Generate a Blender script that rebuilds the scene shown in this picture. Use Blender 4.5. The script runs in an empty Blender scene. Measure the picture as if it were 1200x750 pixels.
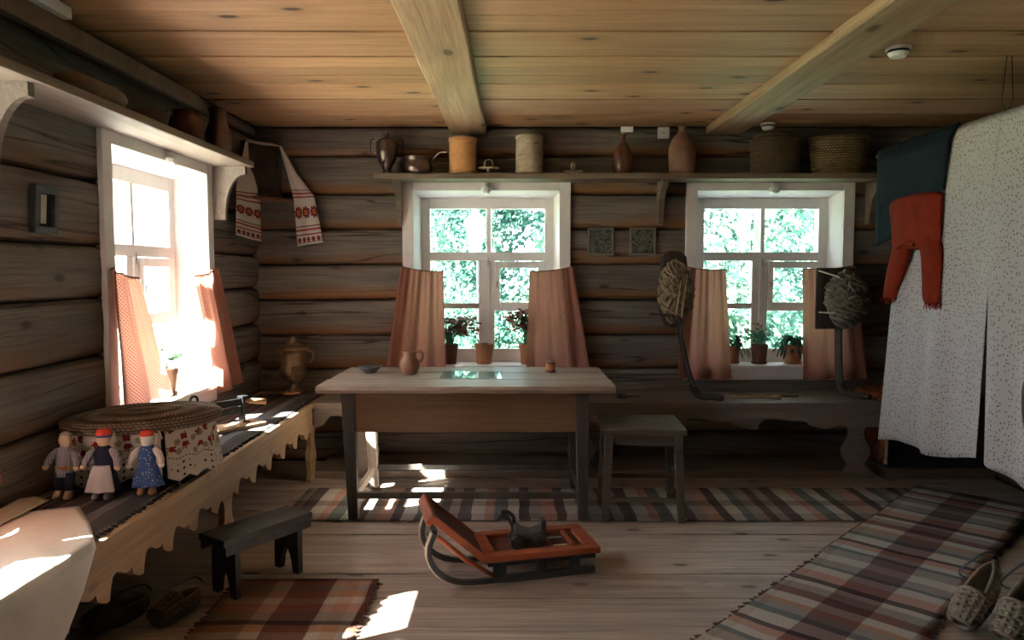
import bpy, bmesh, math, random
from mathutils import Vector, Matrix, noise as mnoise
random.seed(7)
SC = bpy.context.scene
COL = SC.collection
PI = math.pi
# ------------------------------------------------------------------ camera
H, F = 1.42, 870.0                       # eye height (m), focal length in pixels of the 1200x750 frame
cam = bpy.data.cameras.new('camera'); camo = bpy.data.objects.new('camera', cam); COL.objects.link(camo)
cam.sensor_width = 36.0; cam.lens = 36.0 * F / 1200.0; cam.clip_start = .05; cam.clip_end = 300
cam.shift_x = -2.0 / 1200.0
camo.location = (0, 0, H)
camo.rotation_euler = (PI / 2 - math.atan(57.0 / F), 0, 0)
SC.camera = camo
# ------------------------------------------------------------------ light and exposure
SC.view_settings.view_transform = 'Standard'; SC.view_settings.look = 'None'
SC.view_settings.gamma = 1.0; SC.view_settings.use_curve_mapping = False
SC.view_settings.exposure = 2.0
world = bpy.data.worlds.new('sky'); SC.world = world; world.use_nodes = True
_wn = world.node_tree; _bg = _wn.nodes['Background']
_tc = _wn.nodes.new('ShaderNodeTexCoord'); _cl = _wn.nodes.new('ShaderNodeTexNoise')
_cl.inputs['Scale'].default_value = 2.2; _cl.inputs['Detail'].default_value = 5
_wn.links.new(_tc.outputs['Generated'], _cl.inputs['Vector'])
_rp = _wn.nodes.new('ShaderNodeValToRGB')
_rp.color_ramp.elements[0].position = .42; _rp.color_ramp.elements[0].color = (.62, .80, 1.0, 1)
_rp.color_ramp.elements[1].position = .62; _rp.color_ramp.elements[1].color = (1.0, .98, .96, 1)
_wn.links.new(_cl.outputs['Fac'], _rp.inputs['Fac']); _wn.links.new(_rp.outputs['Color'], _bg.inputs['Color'])
_bg.inputs['Strength'].default_value = 4.0
SUN_DIR = Vector((1.0, .52, -1.10)).normalized()
sl = bpy.data.lights.new('sun', 'SUN'); sl.energy = 85; sl.angle = math.radians(.7); sl.color = (1, .93, .83)
so = bpy.data.objects.new('sun', sl); COL.objects.link(so)
so.rotation_euler = (-SUN_DIR).to_track_quat('Z', 'Y').to_euler(); so.location = (-8, -2, 9)

# ------------------------------------------------------------------ mesh helpers
class MB:
    def __init__(s): s.v = []; s.f = []; s.uv = {}
    def box(s, x0, x1, y0, y1, z0, z1):
        n = len(s.v)
        s.v += [(x0,y0,z0),(x1,y0,z0),(x1,y1,z0),(x0,y1,z0),(x0,y0,z1),(x1,y0,z1),(x1,y1,z1),(x0,y1,z1)]
        s.f += [tuple(n+i for i in q) for q in ((0,3,2,1),(4,5,6,7),(0,1,5,4),(1,2,6,5),(2,3,7,6),(3,0,4,7))]
        return s
    def bar(s, p, q, w, h, w2=None, h2=None, up=(0,0,1)):
        p = Vector(p); q = Vector(q); d = (q-p).normalized(); up = Vector(up)
        if abs(d.dot(up)) > .98: up = Vector((0,1,0))
        a = d.cross(up).normalized(); b = a.cross(d).normalized(); n = len(s.v)
        w2 = w if w2 is None else w2; h2 = h if h2 is None else h2
        for c, ww, hh in ((p,w,h),(q,w2,h2)):
            for i, j in ((-1,-1),(1,-1),(1,1),(-1,1)): s.v.append(tuple(c + a*(i*ww/2) + b*(j*hh/2)))
        s.f += [tuple(n+i for i in k) for k in ((0,1,2,3),(7,6,5,4),(0,4,5,1),(1,5,6,2),(2,6,7,3),(3,7,4,0))]
        return s
    def tube(s, pts, r, n=8, flat=1.0, up=None):
        pts = [Vector(p) for p in pts]; m = len(pts); rs = r if isinstance(r, (list, tuple)) else [r]*m
        base = len(s.v); prev = None
        for i, p in enumerate(pts):
            d = (pts[min(i+1,m-1)] - pts[max(i-1,0)])
            d = d.normalized() if d.length > 1e-9 else Vector((0,0,1))
            if up is not None: a = d.cross(Vector(up))
            elif prev is None: a = d.cross(Vector((0,0,1)) if abs(d.z) < .9 else Vector((1,0,0)))
            else: a = prev - d*prev.dot(d)
            a = a.normalized() if a.length > 1e-6 else Vector((1,0,0)); prev = a; b = d.cross(a)
            for k in range(n):
                t = 2*PI*k/n; s.v.append(tuple(p + a*(math.cos(t)*rs[i]) + b*(math.sin(t)*rs[i]*flat)))
        for i in range(m-1):
            for k in range(n):
                k2 = (k+1) % n
                s.f.append((base+i*n+k, base+i*n+k2, base+(i+1)*n+k2, base+(i+1)*n+k))
        s.f.append(tuple(base+k for k in reversed(range(n)))); s.f.append(tuple(base+(m-1)*n+k for k in range(n)))
        return s
    def lathe(s, prof, n=24, c=(0,0,0), ex=1.0, ey=1.0, uvs=False):
        base = len(s.v); m = len(prof)
        for r, z in prof:
            for k in range(n):
                t = 2*PI*k/n; s.v.append((c[0]+ex*r*math.cos(t), c[1]+ey*r*math.sin(t), c[2]+z))
        L = 0
        for i in range(m-1):
            L2 = L + math.hypot(prof[i+1][0]-prof[i][0], prof[i+1][1]-prof[i][1]); R = max(p[0] for p in prof)
            for k in range(n):
                k2 = (k+1) % n
                s.f.append((base+i*n+k, base+i*n+k2, base+(i+1)*n+k2, base+(i+1)*n+k))
                if uvs:
                    u0 = 2*PI*R*k/n; u1 = 2*PI*R*(k+1)/n
                    s.uv[len(s.f)-1] = [(u0,L),(u1,L),(u1,L2),(u0,L2)]
            L = L2
        s.f.append(tuple(base+k for k in reversed(range(n)))); s.f.append(tuple(base+(m-1)*n+k for k in range(n)))
        return s
    def prism(s, poly, ax, a, b):
        n = len(s.v); m = len(poly)
        def P(u, v, w): return {'x': (w,u,v), 'y': (u,w,v), 'z': (u,v,w)}[ax]
        for w in (a, b): s.v += [P(u, v, w) for u, v in poly]
        s.f.append(tuple(n+i for i in range(m))); s.f.append(tuple(n+m+i for i in reversed(range(m))))
        for i in range(m):
            j = (i+1) % m; s.f.append((n+j, n+i, n+m+i, n+m+j))
        return s
    def grid(s, fn, nu, nv, w=1.0, h=1.0):
        n = len(s.v)
        for j in range(nv+1):
            for i in range(nu+1): s.v.append(tuple(fn(i/nu, j/nv)))
        for j in range(nv):
            for i in range(nu):
                a = n+j*(nu+1)+i; s.f.append((a, a+1, a+nu+2, a+nu+1))
                s.uv[len(s.f)-1] = [(i/nu*w, j/nv*h), ((i+1)/nu*w, j/nv*h), ((i+1)/nu*w, (j+1)/nv*h), (i/nu*w, (j+1)/nv*h)]
        return s
    def loft(s, rings):                                     # list of rings (equal length lists of points), capped
        n = len(s.v); k = len(rings[0])
        for r in rings: s.v += [tuple(p) for p in r]
        for i in range(len(rings)-1):
            for j in range(k):
                j2 = (j+1) % k; s.f.append((n+i*k+j, n+i*k+j2, n+(i+1)*k+j2, n+(i+1)*k+j))
        s.f.append(tuple(n+j for j in reversed(range(k)))); s.f.append(tuple(n+(len(rings)-1)*k+j for j in range(k)))
        return s
    def xf(s, M):
        s.v = [tuple(M @ Vector(p)) for p in s.v]; return s
    def mesh(s, name, mat, smooth=False):
        me = bpy.data.meshes.new(name); me.from_pydata(s.v, [], s.f)
        if s.uv:
            ul = me.uv_layers.new(name='UVMap').data
            for p in me.polygons:
                q = s.uv.get(p.index)
                if q:
                    for li, c in zip(p.loop_indices, q): ul[li].uv = c
        me.materials.append(mat)
        bm = bmesh.new(); bm.from_mesh(me); bmesh.ops.recalc_face_normals(bm, faces=bm.faces); bm.to_mesh(me); bm.free()
        if smooth:
            for p in me.polygons: p.use_smooth = True
        return me
    def build(s, name, mat, parent=None, smooth=False, bevel=0, solid=0, sub=0, autosm=False):
        me = s.mesh(name, mat, smooth)
        o = bpy.data.objects.new(name, me); COL.objects.link(o)
        if parent: o.parent = parent
        if sub: m = o.modifiers.new('sub', 'SUBSURF'); m.levels = sub; m.render_levels = sub
        if solid: m = o.modifiers.new('solid', 'SOLIDIFY'); m.thickness = solid; m.offset = 0
        if bevel:
            m = o.modifiers.new('bevel', 'BEVEL'); m.width = bevel; m.segments = 2; m.limit_method = 'ANGLE'; m.angle_limit = .6
        if autosm:
            for p in me.polygons: p.use_smooth = True
            bm = bmesh.new(); bm.from_mesh(me)
            for e in bm.edges:
                if len(e.link_faces) == 2 and e.calc_face_angle(0) > .7: e.smooth = False
            bm.to_mesh(me); bm.free()
        return o
def tag(o, label=None, cat=None, group=None, kind=None):
    if label: o['label'] = label
    if cat: o['category'] = cat
    if group: o['group'] = group
    if kind: o['kind'] = kind
    return o
def thing(name, label, cat, loc=(0,0,0), rz=0, group=None, rot=None):
    o = bpy.data.objects.new(name, None); COL.objects.link(o); o.empty_display_size = .05
    o.location = loc; o.rotation_euler = rot if rot else (0,0,rz)
    return tag(o, label, cat, group)
def copy_tree(o, parent=None):
    c = o.copy(); COL.objects.link(c)
    if parent: c.parent = parent
    for ch in list(o.children): copy_tree(ch, c)
    return c
def share(o, parent, loc=None):
    c = o.copy(); COL.objects.link(c); c.parent = parent
    if loc: c.location = loc
    return c
def lerp(a, b, t): return a + (b-a)*t
def ln(p, q, t): return tuple(lerp(a, b, t) for a, b in zip(p, q))
def spline(pts, n):                                        # Catmull-Rom through pts
    P = [Vector(p) for p in pts]; out = []
    for i in range(len(P)-1):
        p0, p1, p2, p3 = P[max(i-1,0)], P[i], P[i+1], P[min(i+2,len(P)-1)]
        for k in range(n):
            t = k/n; out.append(.5*((2*p1)+(p2-p0)*t+(2*p0-5*p1+4*p2-p3)*t*t+(3*p1-p0-3*p2+p3)*t**3))
    out.append(P[-1]); return out

# ------------------------------------------------------------------ materials
class NT:
    def __init__(s, name):
        s.m = bpy.data.materials.new(name); s.m.use_nodes = True; s.t = s.m.node_tree; s.t.nodes.clear()
        s.out = s.n('ShaderNodeOutputMaterial'); s.b = s.n('ShaderNodeBsdfPrincipled')
        s.l(s.b.outputs[0], s.out.inputs['Surface']); s._tc = None; s._oi = None
    def n(s, t, **k):
        x = s.t.nodes.new(t)
        for a, b in k.items(): setattr(x, a, b)
        return x
    def l(s, a, b): s.t.links.new(a, b)
    def set(s, sock, v):
        if hasattr(v, 'is_output') or isinstance(v, bpy.types.NodeSocket): s.l(v, sock)
        elif isinstance(v, (tuple, list)) and len(v) == 3 and sock.type == 'RGBA': sock.default_value = (*v, 1)
        else: sock.default_value = v
    @property
    def tc(s):
        if not s._tc: s._tc = s.n('ShaderNodeTexCoord')
        return s._tc
    @property
    def rnd(s):
        if not s._oi: s._oi = s.n('ShaderNodeObjectInfo')
        return s._oi.outputs['Random']
    def math(s, op, a, b=0.0, c=0.0, clamp=False):
        x = s.n('ShaderNodeMath', operation=op, use_clamp=clamp); s.set(x.inputs[0], a); s.set(x.inputs[1], b); s.set(x.inputs[2], c); return x.outputs[0]
    def vmath(s, op, a, b):
        x = s.n('ShaderNodeVectorMath', operation=op); s.set(x.inputs[0], a); s.set(x.inputs[1], b); return x.outputs[0]
    def map(s, v, scale=(1,1,1), loc=(0,0,0), rot=(0,0,0)):
        x = s.n('ShaderNodeMapping'); s.l(v, x.inputs[0]); x.inputs['Scale'].default_value = scale
        x.inputs['Location'].default_value = loc; x.inputs['Rotation'].default_value = rot; return x.outputs[0]
    def noise(s, v, scale=1, detail=4, rough=.55, dist=0):
        x = s.n('ShaderNodeTexNoise'); s.l(v, x.inputs['Vector']); x.inputs['Scale'].default_value = scale
        x.inputs['Detail'].default_value = detail; x.inputs['Roughness'].default_value = rough; x.inputs['Distortion'].default_value = dist
        return x.outputs['Fac']
    def vor(s, v, scale=1, rnd=1, out='Distance', feature='F1', dim='3D'):
        x = s.n('ShaderNodeTexVoronoi', feature=feature, voronoi_dimensions=dim); s.l(v, x.inputs['Vector']); x.inputs['Scale'].default_value = scale
        x.inputs['Randomness'].default_value = rnd; return x.outputs[out]
    def mr(s, v, a, b, c=0.0, d=1.0):
        x = s.n('ShaderNodeMapRange'); s.set(x.inputs[0], v)
        for i, k in enumerate((a, b, c, d)): x.inputs[i+1].default_value = k
        return x.outputs[0]
    def mix(s, f, a, b, mode='MIX'):
        x = s.n('ShaderNodeMix', data_type='RGBA', blend_type=mode); s.set(x.inputs[0], f); s.set(x.inputs[6], a); s.set(x.inputs[7], b); return x.outputs[2]
    def ramp(s, f, stops, const=False):
        x = s.n('ShaderNodeValToRGB'); s.l(f, x.inputs[0]); cr = x.color_ramp
        if const: cr.interpolation = 'CONSTANT'
        while len(cr.elements) < len(stops): cr.elements.new(.5)
        for e, (p, c) in zip(cr.elements, stops): e.position = p; e.color = (*c, 1)
        return x.outputs[0]
    def bump(s, h, strength=.3, dist=.01):
        x = s.n('ShaderNodeBump'); s.l(h, x.inputs['Height']); x.inputs['Strength'].default_value = strength; x.inputs['Distance'].default_value = dist
        s.l(x.outputs[0], s.b.inputs['Normal'])
    def fin(s, col, rough=.6, metal=0.0, spec=.5):
        s.set(s.b.inputs['Base Color'], col); s.set(s.b.inputs['Roughness'], rough); s.set(s.b.inputs['Metallic'], metal)
        s.b.inputs['Specular IOR Level'].default_value = spec; return s.m
    def translucent(s, col, fac=.35):
        tr = s.n('ShaderNodeBsdfTranslucent'); s.set(tr.inputs['Color'], col); mx = s.n('ShaderNodeMixShader'); mx.inputs[0].default_value = fac
        s.l(s.b.outputs[0], mx.inputs[1]); s.l(tr.outputs[0], mx.inputs[2]); s.l(mx.outputs[0], s.out.inputs['Surface'])
    def sep(s, v):
        x = s.n('ShaderNodeSeparateXYZ'); s.l(v, x.inputs[0]); return x.outputs

def wood(name, c1, c2, axis='x', sc=1.0, rough=.65, rnd=.18, knots=.0, bump=.25, spec=.3, edge=None, grain=.4, worn=None, wornfac=.5, crack=0, kax=None):
    t = NT(name)
    off = t.vmath('MULTIPLY', t.rnd, (31.0, 17.0, 53.0)); v = t.vmath('ADD', t.tc.outputs['Object'], off)
    i = 'xyz'.index(axis)
    S = [9*sc]*3; S[i] = .7*sc; S2 = [85*sc]*3; S2[i] = 3.0*sc
    n1 = t.noise(t.map(v, S), 1, 5, .6, .8); n2 = t.noise(t.map(v, S2), 1, 3, .6, .3)
    c = t.mix(t.mr(n1, .32, .68), c1, c2)
    c = t.mix(t.mr(n2, .35, .75, 0, grain), c, tuple(k*.45 for k in c1))
    if worn:
        n3 = t.noise(t.map(v, [2.2*sc]*3), 1, 5, .7); c = t.mix(t.mr(n3, .5, .72, 0, wornfac), c, worn)
    if edge:
        g = t.sep(t.tc.outputs['Generated'])[2]; n4 = t.noise(t.map(v, (1.1, 1.1, 4)), 1, 4, .6)
        e = t.math('ADD', g, t.mr(n4, .3, .7, -.16, .16)); f = t.mr(e, .40, .06)
        c = t.mix(f, c, edge)
    if knots:
        ac = {'x': 1, 'y': 2, 'z': 0}[axis] if kax is None else kax
        sp = t.sep(v); cb = t.n('ShaderNodeCombineXYZ'); t.l(t.math('MULTIPLY', sp[i], 2.3*sc), cb.inputs[0]); t.l(t.math('MULTIPLY', sp[ac], 5.2*sc), cb.inputs[1])
        wv = t.vmath('ADD', cb.outputs[0], t.vmath('MULTIPLY', n1, (.12, .12, 0.0)))
        vx = t.n('ShaderNodeTexVoronoi', voronoi_dimensions='2D'); t.l(wv, vx.inputs['Vector']); vx.inputs['Scale'].default_value = 1.0
        ex = t.mr(t.sep(vx.outputs['Color'])[0], .50, .52); d = vx.outputs['Distance']
        halo = t.math('MULTIPLY', t.mr(d, .06, .24, .4*knots, 0), ex); core = t.math('MULTIPLY', t.mr(d, .045, .085, knots, 0), ex)
        c = t.mix(halo, c, tuple(k*.5 for k in c1)); c = t.mix(core, c, tuple(k*.14 for k in c1))
    if crack:
        K = [7*sc]*3; K[i] = .35*sc
        n5 = t.noise(t.map(v, K), 1, 3, .55, .4); f5 = t.mr(t.math('ABSOLUTE', t.math('SUBTRACT', n5, .5)), .0, .012, crack, 0); c = t.mix(f5, c, tuple(k*.16 for k in c1))
    br = t.mr(t.rnd, 0, 1, 1-rnd, 1+rnd); c = t.mix(1.0, c, br, 'MULTIPLY')
    if bump: t.bump(t.math('ADD', t.math('MULTIPLY', n1, .6), n2), bump, .008)
    return t.fin(c, rough, 0, spec)
def plain(name, c, rough=.6, metal=0.0, spec=.5, var=.15, sc=14, bump=0):
    t = NT(name); n = t.noise(t.tc.outputs['Object'], sc, 4, .6)
    c2 = t.mix(t.mr(n, .3, .7), tuple(k*(1-var) for k in c), tuple(min(1,k*(1+var)) for k in c))
    if bump: t.bump(n, bump, .01)
    return t.fin(c2, rough, metal, spec)
M = {}
M['log'] = wood('weathered_log', (.15,.125,.108), (.27,.235,.205), 'x', .8, .75, .18, .6, .6, .2, edge=(.235,.115,.05), grain=.65, crack=.9, kax=2)
M['logL'] = wood('weathered_log_side', (.15,.13,.115), (.26,.23,.205), 'y', .8, .75, .16, .6, .6, .2, edge=(.18,.11,.07), grain=.6, crack=.8)
M['logD'] = wood('absorber_dark_log', (.035,.028,.022), (.07,.057,.046), 'y', .8, .75, .16, .5, .6, .2, grain=.5)  # right and front walls: colour darkened so they bounce less light into the room
M['moss'] = plain('moss_caulking', (.035,.03,.02), .95, 0, .1, .5, 40, .5)
M['floor'] = wood('grey_floor_plank', (.37,.285,.24), (.57,.47,.415), 'x', .8, .55, .14, .75, .3, .35, grain=.6, crack=.35, worn=(.15,.11,.09), wornfac=.35)
M['ceil'] = wood('honey_pine_plank', (.42,.225,.115), (.57,.345,.19), 'x', .7, .6, .18, .95, .3, .3, grain=.5)
M['beam'] = wood('hewn_beam', (.36,.23,.13), (.52,.37,.23), 'y', .6, .65, .1, .8, .4, .25, grain=.5, kax=0)
M['white'] = plain('white_paint', (.80,.755,.745), .5, 0, .4, .05, 6)
M['shelf'] = wood('shelf_wood', (.15,.105,.08), (.23,.175,.135), 'x', 1, .65, .1, 0, .3, .3)
M['shelfL'] = wood('shelf_wood_side', (.20,.16,.135), (.29,.24,.205), 'y', 1, .6, .1, 0, .2, .3)
M['bench'] = wood('bench_wood', (.30,.19,.105), (.43,.29,.175), 'y', 1, .55, .1, .3, .2, .35)
M['benchB'] = wood('back_bench_wood', (.20,.155,.125), (.31,.25,.21), 'x', 1, .40, .1, .2, .2, .4)
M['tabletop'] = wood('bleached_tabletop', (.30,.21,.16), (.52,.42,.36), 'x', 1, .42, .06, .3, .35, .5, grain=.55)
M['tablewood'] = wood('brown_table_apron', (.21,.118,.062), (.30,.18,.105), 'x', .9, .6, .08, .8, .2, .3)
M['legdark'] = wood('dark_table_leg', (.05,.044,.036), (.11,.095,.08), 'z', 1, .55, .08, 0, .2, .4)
M['sunlit_wood'] = wood('sunlit_table_wood', (.45,.35,.26), (.6,.5,.4), 'y', 1, .6, .08, 0, .2, .3)  # sunlight painted in as a pale tone on left rear leg and left stretcher
M['stool'] = wood('grey_brown_stool', (.085,.066,.048), (.145,.118,.09), 'x', 1, .6, .1, 0, .25, .3)
M['blackwood'] = wood('blackened_wood', (.028,.029,.03), (.062,.062,.062), 'y', 1, .5, .1, 0, .2, .45)
M['redpaint'] = wood('worn_red_paint', (.27,.06,.024), (.36,.09,.036), 'x', 2, .5, .05, 0, .2, .4, worn=(.30,.14,.09), wornfac=.45)
M['redboard'] = wood('dark_red_board', (.085,.03,.02), (.14,.05,.03), 'x', 2, .5, .05, 0, .2, .4)
M['blackpaint'] = wood('worn_black_paint', (.02,.022,.026), (.045,.05,.055), 'x', 2, .4, .05, 0, .2, .5, worn=(.16,.14,.12), wornfac=.4)
M['runner_edge'] = plain('bare_runner_wood', (.42,.35,.28), .6, 0, .3, .3, 30)
M['iron'] = plain('black_iron', (.03,.032,.035), .38, .6, .5, .3, 30)
M['copper'] = plain('tarnished_brass', (.22,.14,.075), .40, .55, .5, .4, 9)
M['pewter'] = plain('dark_tinned_copper', (.17,.13,.115), .28, .8, .5, .3, 12)
M['clay'] = plain('brown_clay', (.27,.13,.07), .5, 0, .4, .2, 20)
M['terracotta'] = plain('terracotta', (.37,.155,.075), .75, 0, .3, .15, 25)
M['pot_dark'] = plain('dark_clay', (.15,.06,.04), .65, 0, .3, .2, 25)
M['soil'] = plain('soil', (.03,.02,.013), .95, 0, .1, .4, 60, .6)
M['plastic'] = plain('white_plastic', (.78,.78,.78), .4, 0, .5, .02, 5)
M['darkhole'] = plain('dark_lining', (.02,.018,.016), .9, 0, .1, .3, 10)
M['rope'] = plain('twine', (.30,.25,.19), .9, 0, .2, .3, 60)
M['skin'] = plain('doll_cotton', (.52,.36,.25), .9, 0, .1, .08, 40)
def glassmat(name, tint=(.97,1,1), refl=.06):
    t = NT(name); tr = t.n('ShaderNodeBsdfTransparent'); tr.inputs[0].default_value = (*tint, 1)
    gl = t.n('ShaderNodeBsdfGlossy'); gl.inputs['Roughness'].default_value = .02
    lw = t.n('ShaderNodeLayerWeight'); lw.inputs[0].default_value = .25
    f = t.mr(lw.outputs['Fresnel'], 0, 1, refl*.4, .5 if refl < .3 else .22); mx = t.n('ShaderNodeMixShader'); t.l(f, mx.inputs[0])
    t.l(tr.outputs[0], mx.inputs[1]); t.l(gl.outputs[0], mx.inputs[2]); t.l(mx.outputs[0], t.out.inputs['Surface']); return t.m
M['pane'] = glassmat('window_glass')
M['tableglass'] = glassmat('table_glass', (.90,.97,.97), .4)
def cloth(name, c, rough=.9, trans=0, var=.12, weave=700):
    t = NT(name); n = t.noise(t.tc.outputs['Object'], 9, 4, .6); u = t.tc.outputs['Object']
    f = t.noise(t.map(u, (weave/4, weave/4, weave/4)), 1, 2)
    col = t.mix(t.mr(n, .3, .7), tuple(k*(1-var) for k in c), tuple(min(1,k*(1+var)) for k in c))
    t.bump(f, .25, .003); t.fin(col, rough, 0, .15)
    if trans: t.translucent(col, trans)
    return t.m
def curtainmat():
    t = NT('sprigged_red_cotton'); uv = t.tc.outputs['UV']
    d1 = t.vor(t.map(uv, (1,1,1), rot=(0,0,.785)), 70, 0); d2 = t.vor(t.map(uv, (1,1,1), loc=(.0101,0,0), rot=(0,0,.785)), 70, 0)
    c = t.mix(t.mr(d1, .30, .36, 1, 0), (.47,.225,.165), (.24,.055,.04))
    c = t.mix(t.mr(d2, .16, .20, .8, 0), c, (.58,.37,.28))
    t.fin(c, .9, 0, .1); t.translucent(c, .42); return t.m
M['curtain'] = curtainmat()
def dotcloth():
    t = NT('white_sprigged_cotton'); uv = t.tc.outputs['UV']
    x = t.n('ShaderNodeTexVoronoi', voronoi_dimensions='2D'); t.l(t.map(uv, (1,.8,1)), x.inputs['Vector']); x.inputs['Scale'].default_value = 52
    r = t.sep(x.outputs['Color'])[0]
    f = t.math('MULTIPLY', t.mr(x.outputs['Distance'], .17, .23, 1, 0), t.mr(r, .25, .3))
    c = t.mix(f, (.66,.64,.655), (.27,.25,.27)); t.fin(c, .9, 0, .1); t.translucent(c, .25); return t.m
M['dotcloth'] = dotcloth()
def plaid(name, su, sv, ku, kv, mixf=.5, mode='MULTIPLY'):
    t = NT(name); uv = t.tc.outputs['UV']; n = t.noise(t.map(uv, (60, 260, 1)), 1, 3, .6)
    wob = t.mr(t.noise(t.map(uv, (5,5,1)), 1, 2), .3, .7, -.006, .006)
    s = t.sep(uv); u = t.math('FRACT', t.math('MULTIPLY', t.math('ADD', s[0], wob), 1/ku)); v = t.math('FRACT', t.math('MULTIPLY', t.math('ADD', s[1], wob), 1/kv))
    c = t.mix(mixf, t.ramp(u, su, True), t.ramp(v, sv, True), mode)
    c = t.mix(t.mr(n, .3, .7, .0, .35), c, (.05,.045,.04)); t.bump(n, .5, .006); return t.fin(c, .95, 0, .08)
W, BUR, PNK, TEAL, DK, GRY, ORG = (.62,.60,.575), (.27,.155,.155), (.58,.37,.325), (.20,.24,.26), (.15,.125,.13), (.40,.37,.36), (.52,.34,.25)
M['rug_right'] = plaid('plaid_rag_rug_burgundy',
    [(0,GRY),(.06,TEAL),(.09,W),(.14,PNK),(.19,DK),(.22,W),(.30,TEAL),(.34,GRY),(.40,ORG),(.44,W),(.50,BUR),(.56,GRY),(.62,W),(.66,DK),(.70,PNK),(.78,W),(.84,TEAL),(.87,GRY),(.94,W)],
    [(0,(.82,.74,.68)),(.07,(.95,.92,.9)),(.34,(.50,.37,.38)),(.64,(.98,.95,.93)),(.93,(.7,.6,.55))], 1.15, .64, 1.0)
M['rug_left'] = plaid('plaid_rag_rug_brown',
    [(0,W),(.10,ORG),(.2,GRY),(.30,PNK),(.38,BUR),(.5,W),(.6,ORG),(.7,DK),(.76,GRY),(.88,PNK)],
    [(0,(.55,.40,.32)),(.30,(.78,.66,.56)),(.42,(.40,.22,.20)),(.70,(.85,.78,.7)),(.78,(.85,.64,.54)),(.88,(.9,.82,.78)),(.96,(.45,.25,.22))], .62, .64, 1.0)
M['rug_back'] = plaid('striped_rag_runner',
    [(0,GRY),(.06,DK),(.14,W),(.22,PNK),(.28,TEAL),(.36,W),(.43,DK),(.50,GRY),(.57,PNK),(.66,DK),(.72,W),(.80,TEAL),(.86,GRY),(.94,DK)],
    [(0,(.85,.8,.76)),(.2,(1,1,1)),(.42,(.62,.55,.52)),(.58,(1,.97,.95)),(.8,(.75,.7,.68))], .95, .64, 1.0)
M['runner'] = plaid('dark_striped_bench_runner',
    [(0,(.06,.058,.062)),(.12,(.18,.165,.165)),(.17,(.055,.05,.055)),(.30,(.30,.17,.16)),(.33,(.065,.052,.054)),(.44,(.20,.11,.11)),(.47,(.06,.05,.052)),(.60,(.24,.16,.15)),(.64,(.06,.05,.05)),(.80,(.16,.165,.175)),(.92,(.07,.066,.07))],
    [(0,(1,1,1)),(.5,(.9,.9,.9))], .44, .3, 1.0)
# ------------------------------------------------------------------ the room
XL, XR, YB, YF, ZC = -1.89, 3.3, 5.5, -1.7, 2.47
WT = .30                                                  # wall thickness
fl = tag(MB().box(XL-WT, XR+WT, YF-WT, YB+WT, -.12, -.034).build('floor', M['darkhole']), 'floor of wide grey worn wooden planks', 'floor', kind='structure')
ys = [2.882 + .263*k for k in range(-18, 11)]; ys = [y for y in ys if y > YF+.05 and y < YB-.05]; ys = [YF] + ys + [YB]
for a, b in zip(ys, ys[1:]):
    m = MB(); dz = random.uniform(-.0025, .0015); m.box(XL, XR, a+.003, b-.003, -.034, dz)
    m.build('plank', M['floor'], fl, bevel=.003)
ce = tag(MB().box(XL-WT, XR+WT, YF-WT, YB+WT, ZC+.03, ZC+.12).build('ceiling', M['darkhole']), 'ceiling of honey coloured pine planks', 'ceiling', kind='structure')
cj = [2.95, 3.13, 3.33, 3.52, 3.71, 3.89, 4.07, 4.25, 4.44, 4.63, 4.83, 5.06, 5.28, YB]
y = 2.95
while y > YF+.15: y -= .195; cj.insert(0, max(y, YF))
cj[0] = YF
for a, b in zip(cj, cj[1:]):
    dz = random.uniform(-.004, .004)
    MB().box(XL, XR, a+.0045, b-.0045, ZC+dz, ZC+.034).build('plank', M['ceil'], ce, bevel=.004)
def hewn(x0, x1, z0, z1, mat, name, label):
    m = MB(); rings = []
    n = 40
    for i in range(n+1):
        y = lerp(YF, YB+.04, i/n); d = lambda k: .006*mnoise.noise(Vector((y*1.7, k*9.1, x0*3)))
        rings.append([(x0+d(1), y, z1), (x0+d(2), y, z0+.008+d(3)), (x0+.008+d(2), y, z0+d(3)), (x1-.008+d(4), y, z0+d(5)), (x1+d(4), y, z0+.008+d(5)), (x1+d(6), y, z1)])
    m.loft(rings); o = m.build(name, mat); tag(o, label, 'beam', kind='structure'); return o
hewn(-.462, -.200, 2.42, ZC+.02, M['beam'], 'trim_1', 'pale hewn ceiling beam above the table and first back window')
hewn(1.405, 1.665, 2.42, ZC+.02, M['beam'], 'trim_2', 'pale hewn ceiling beam with knots running above the second back window')

ZJ_B = [0, .215, .455, .69, .945, 1.21, 1.47, 1.728, 1.985, 2.262, 2.475]
ZJ_L = [0, .22, .49, .76, 1.03, 1.297, 1.535, 1.826, 2.115, 2.39, 2.475]
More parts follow.
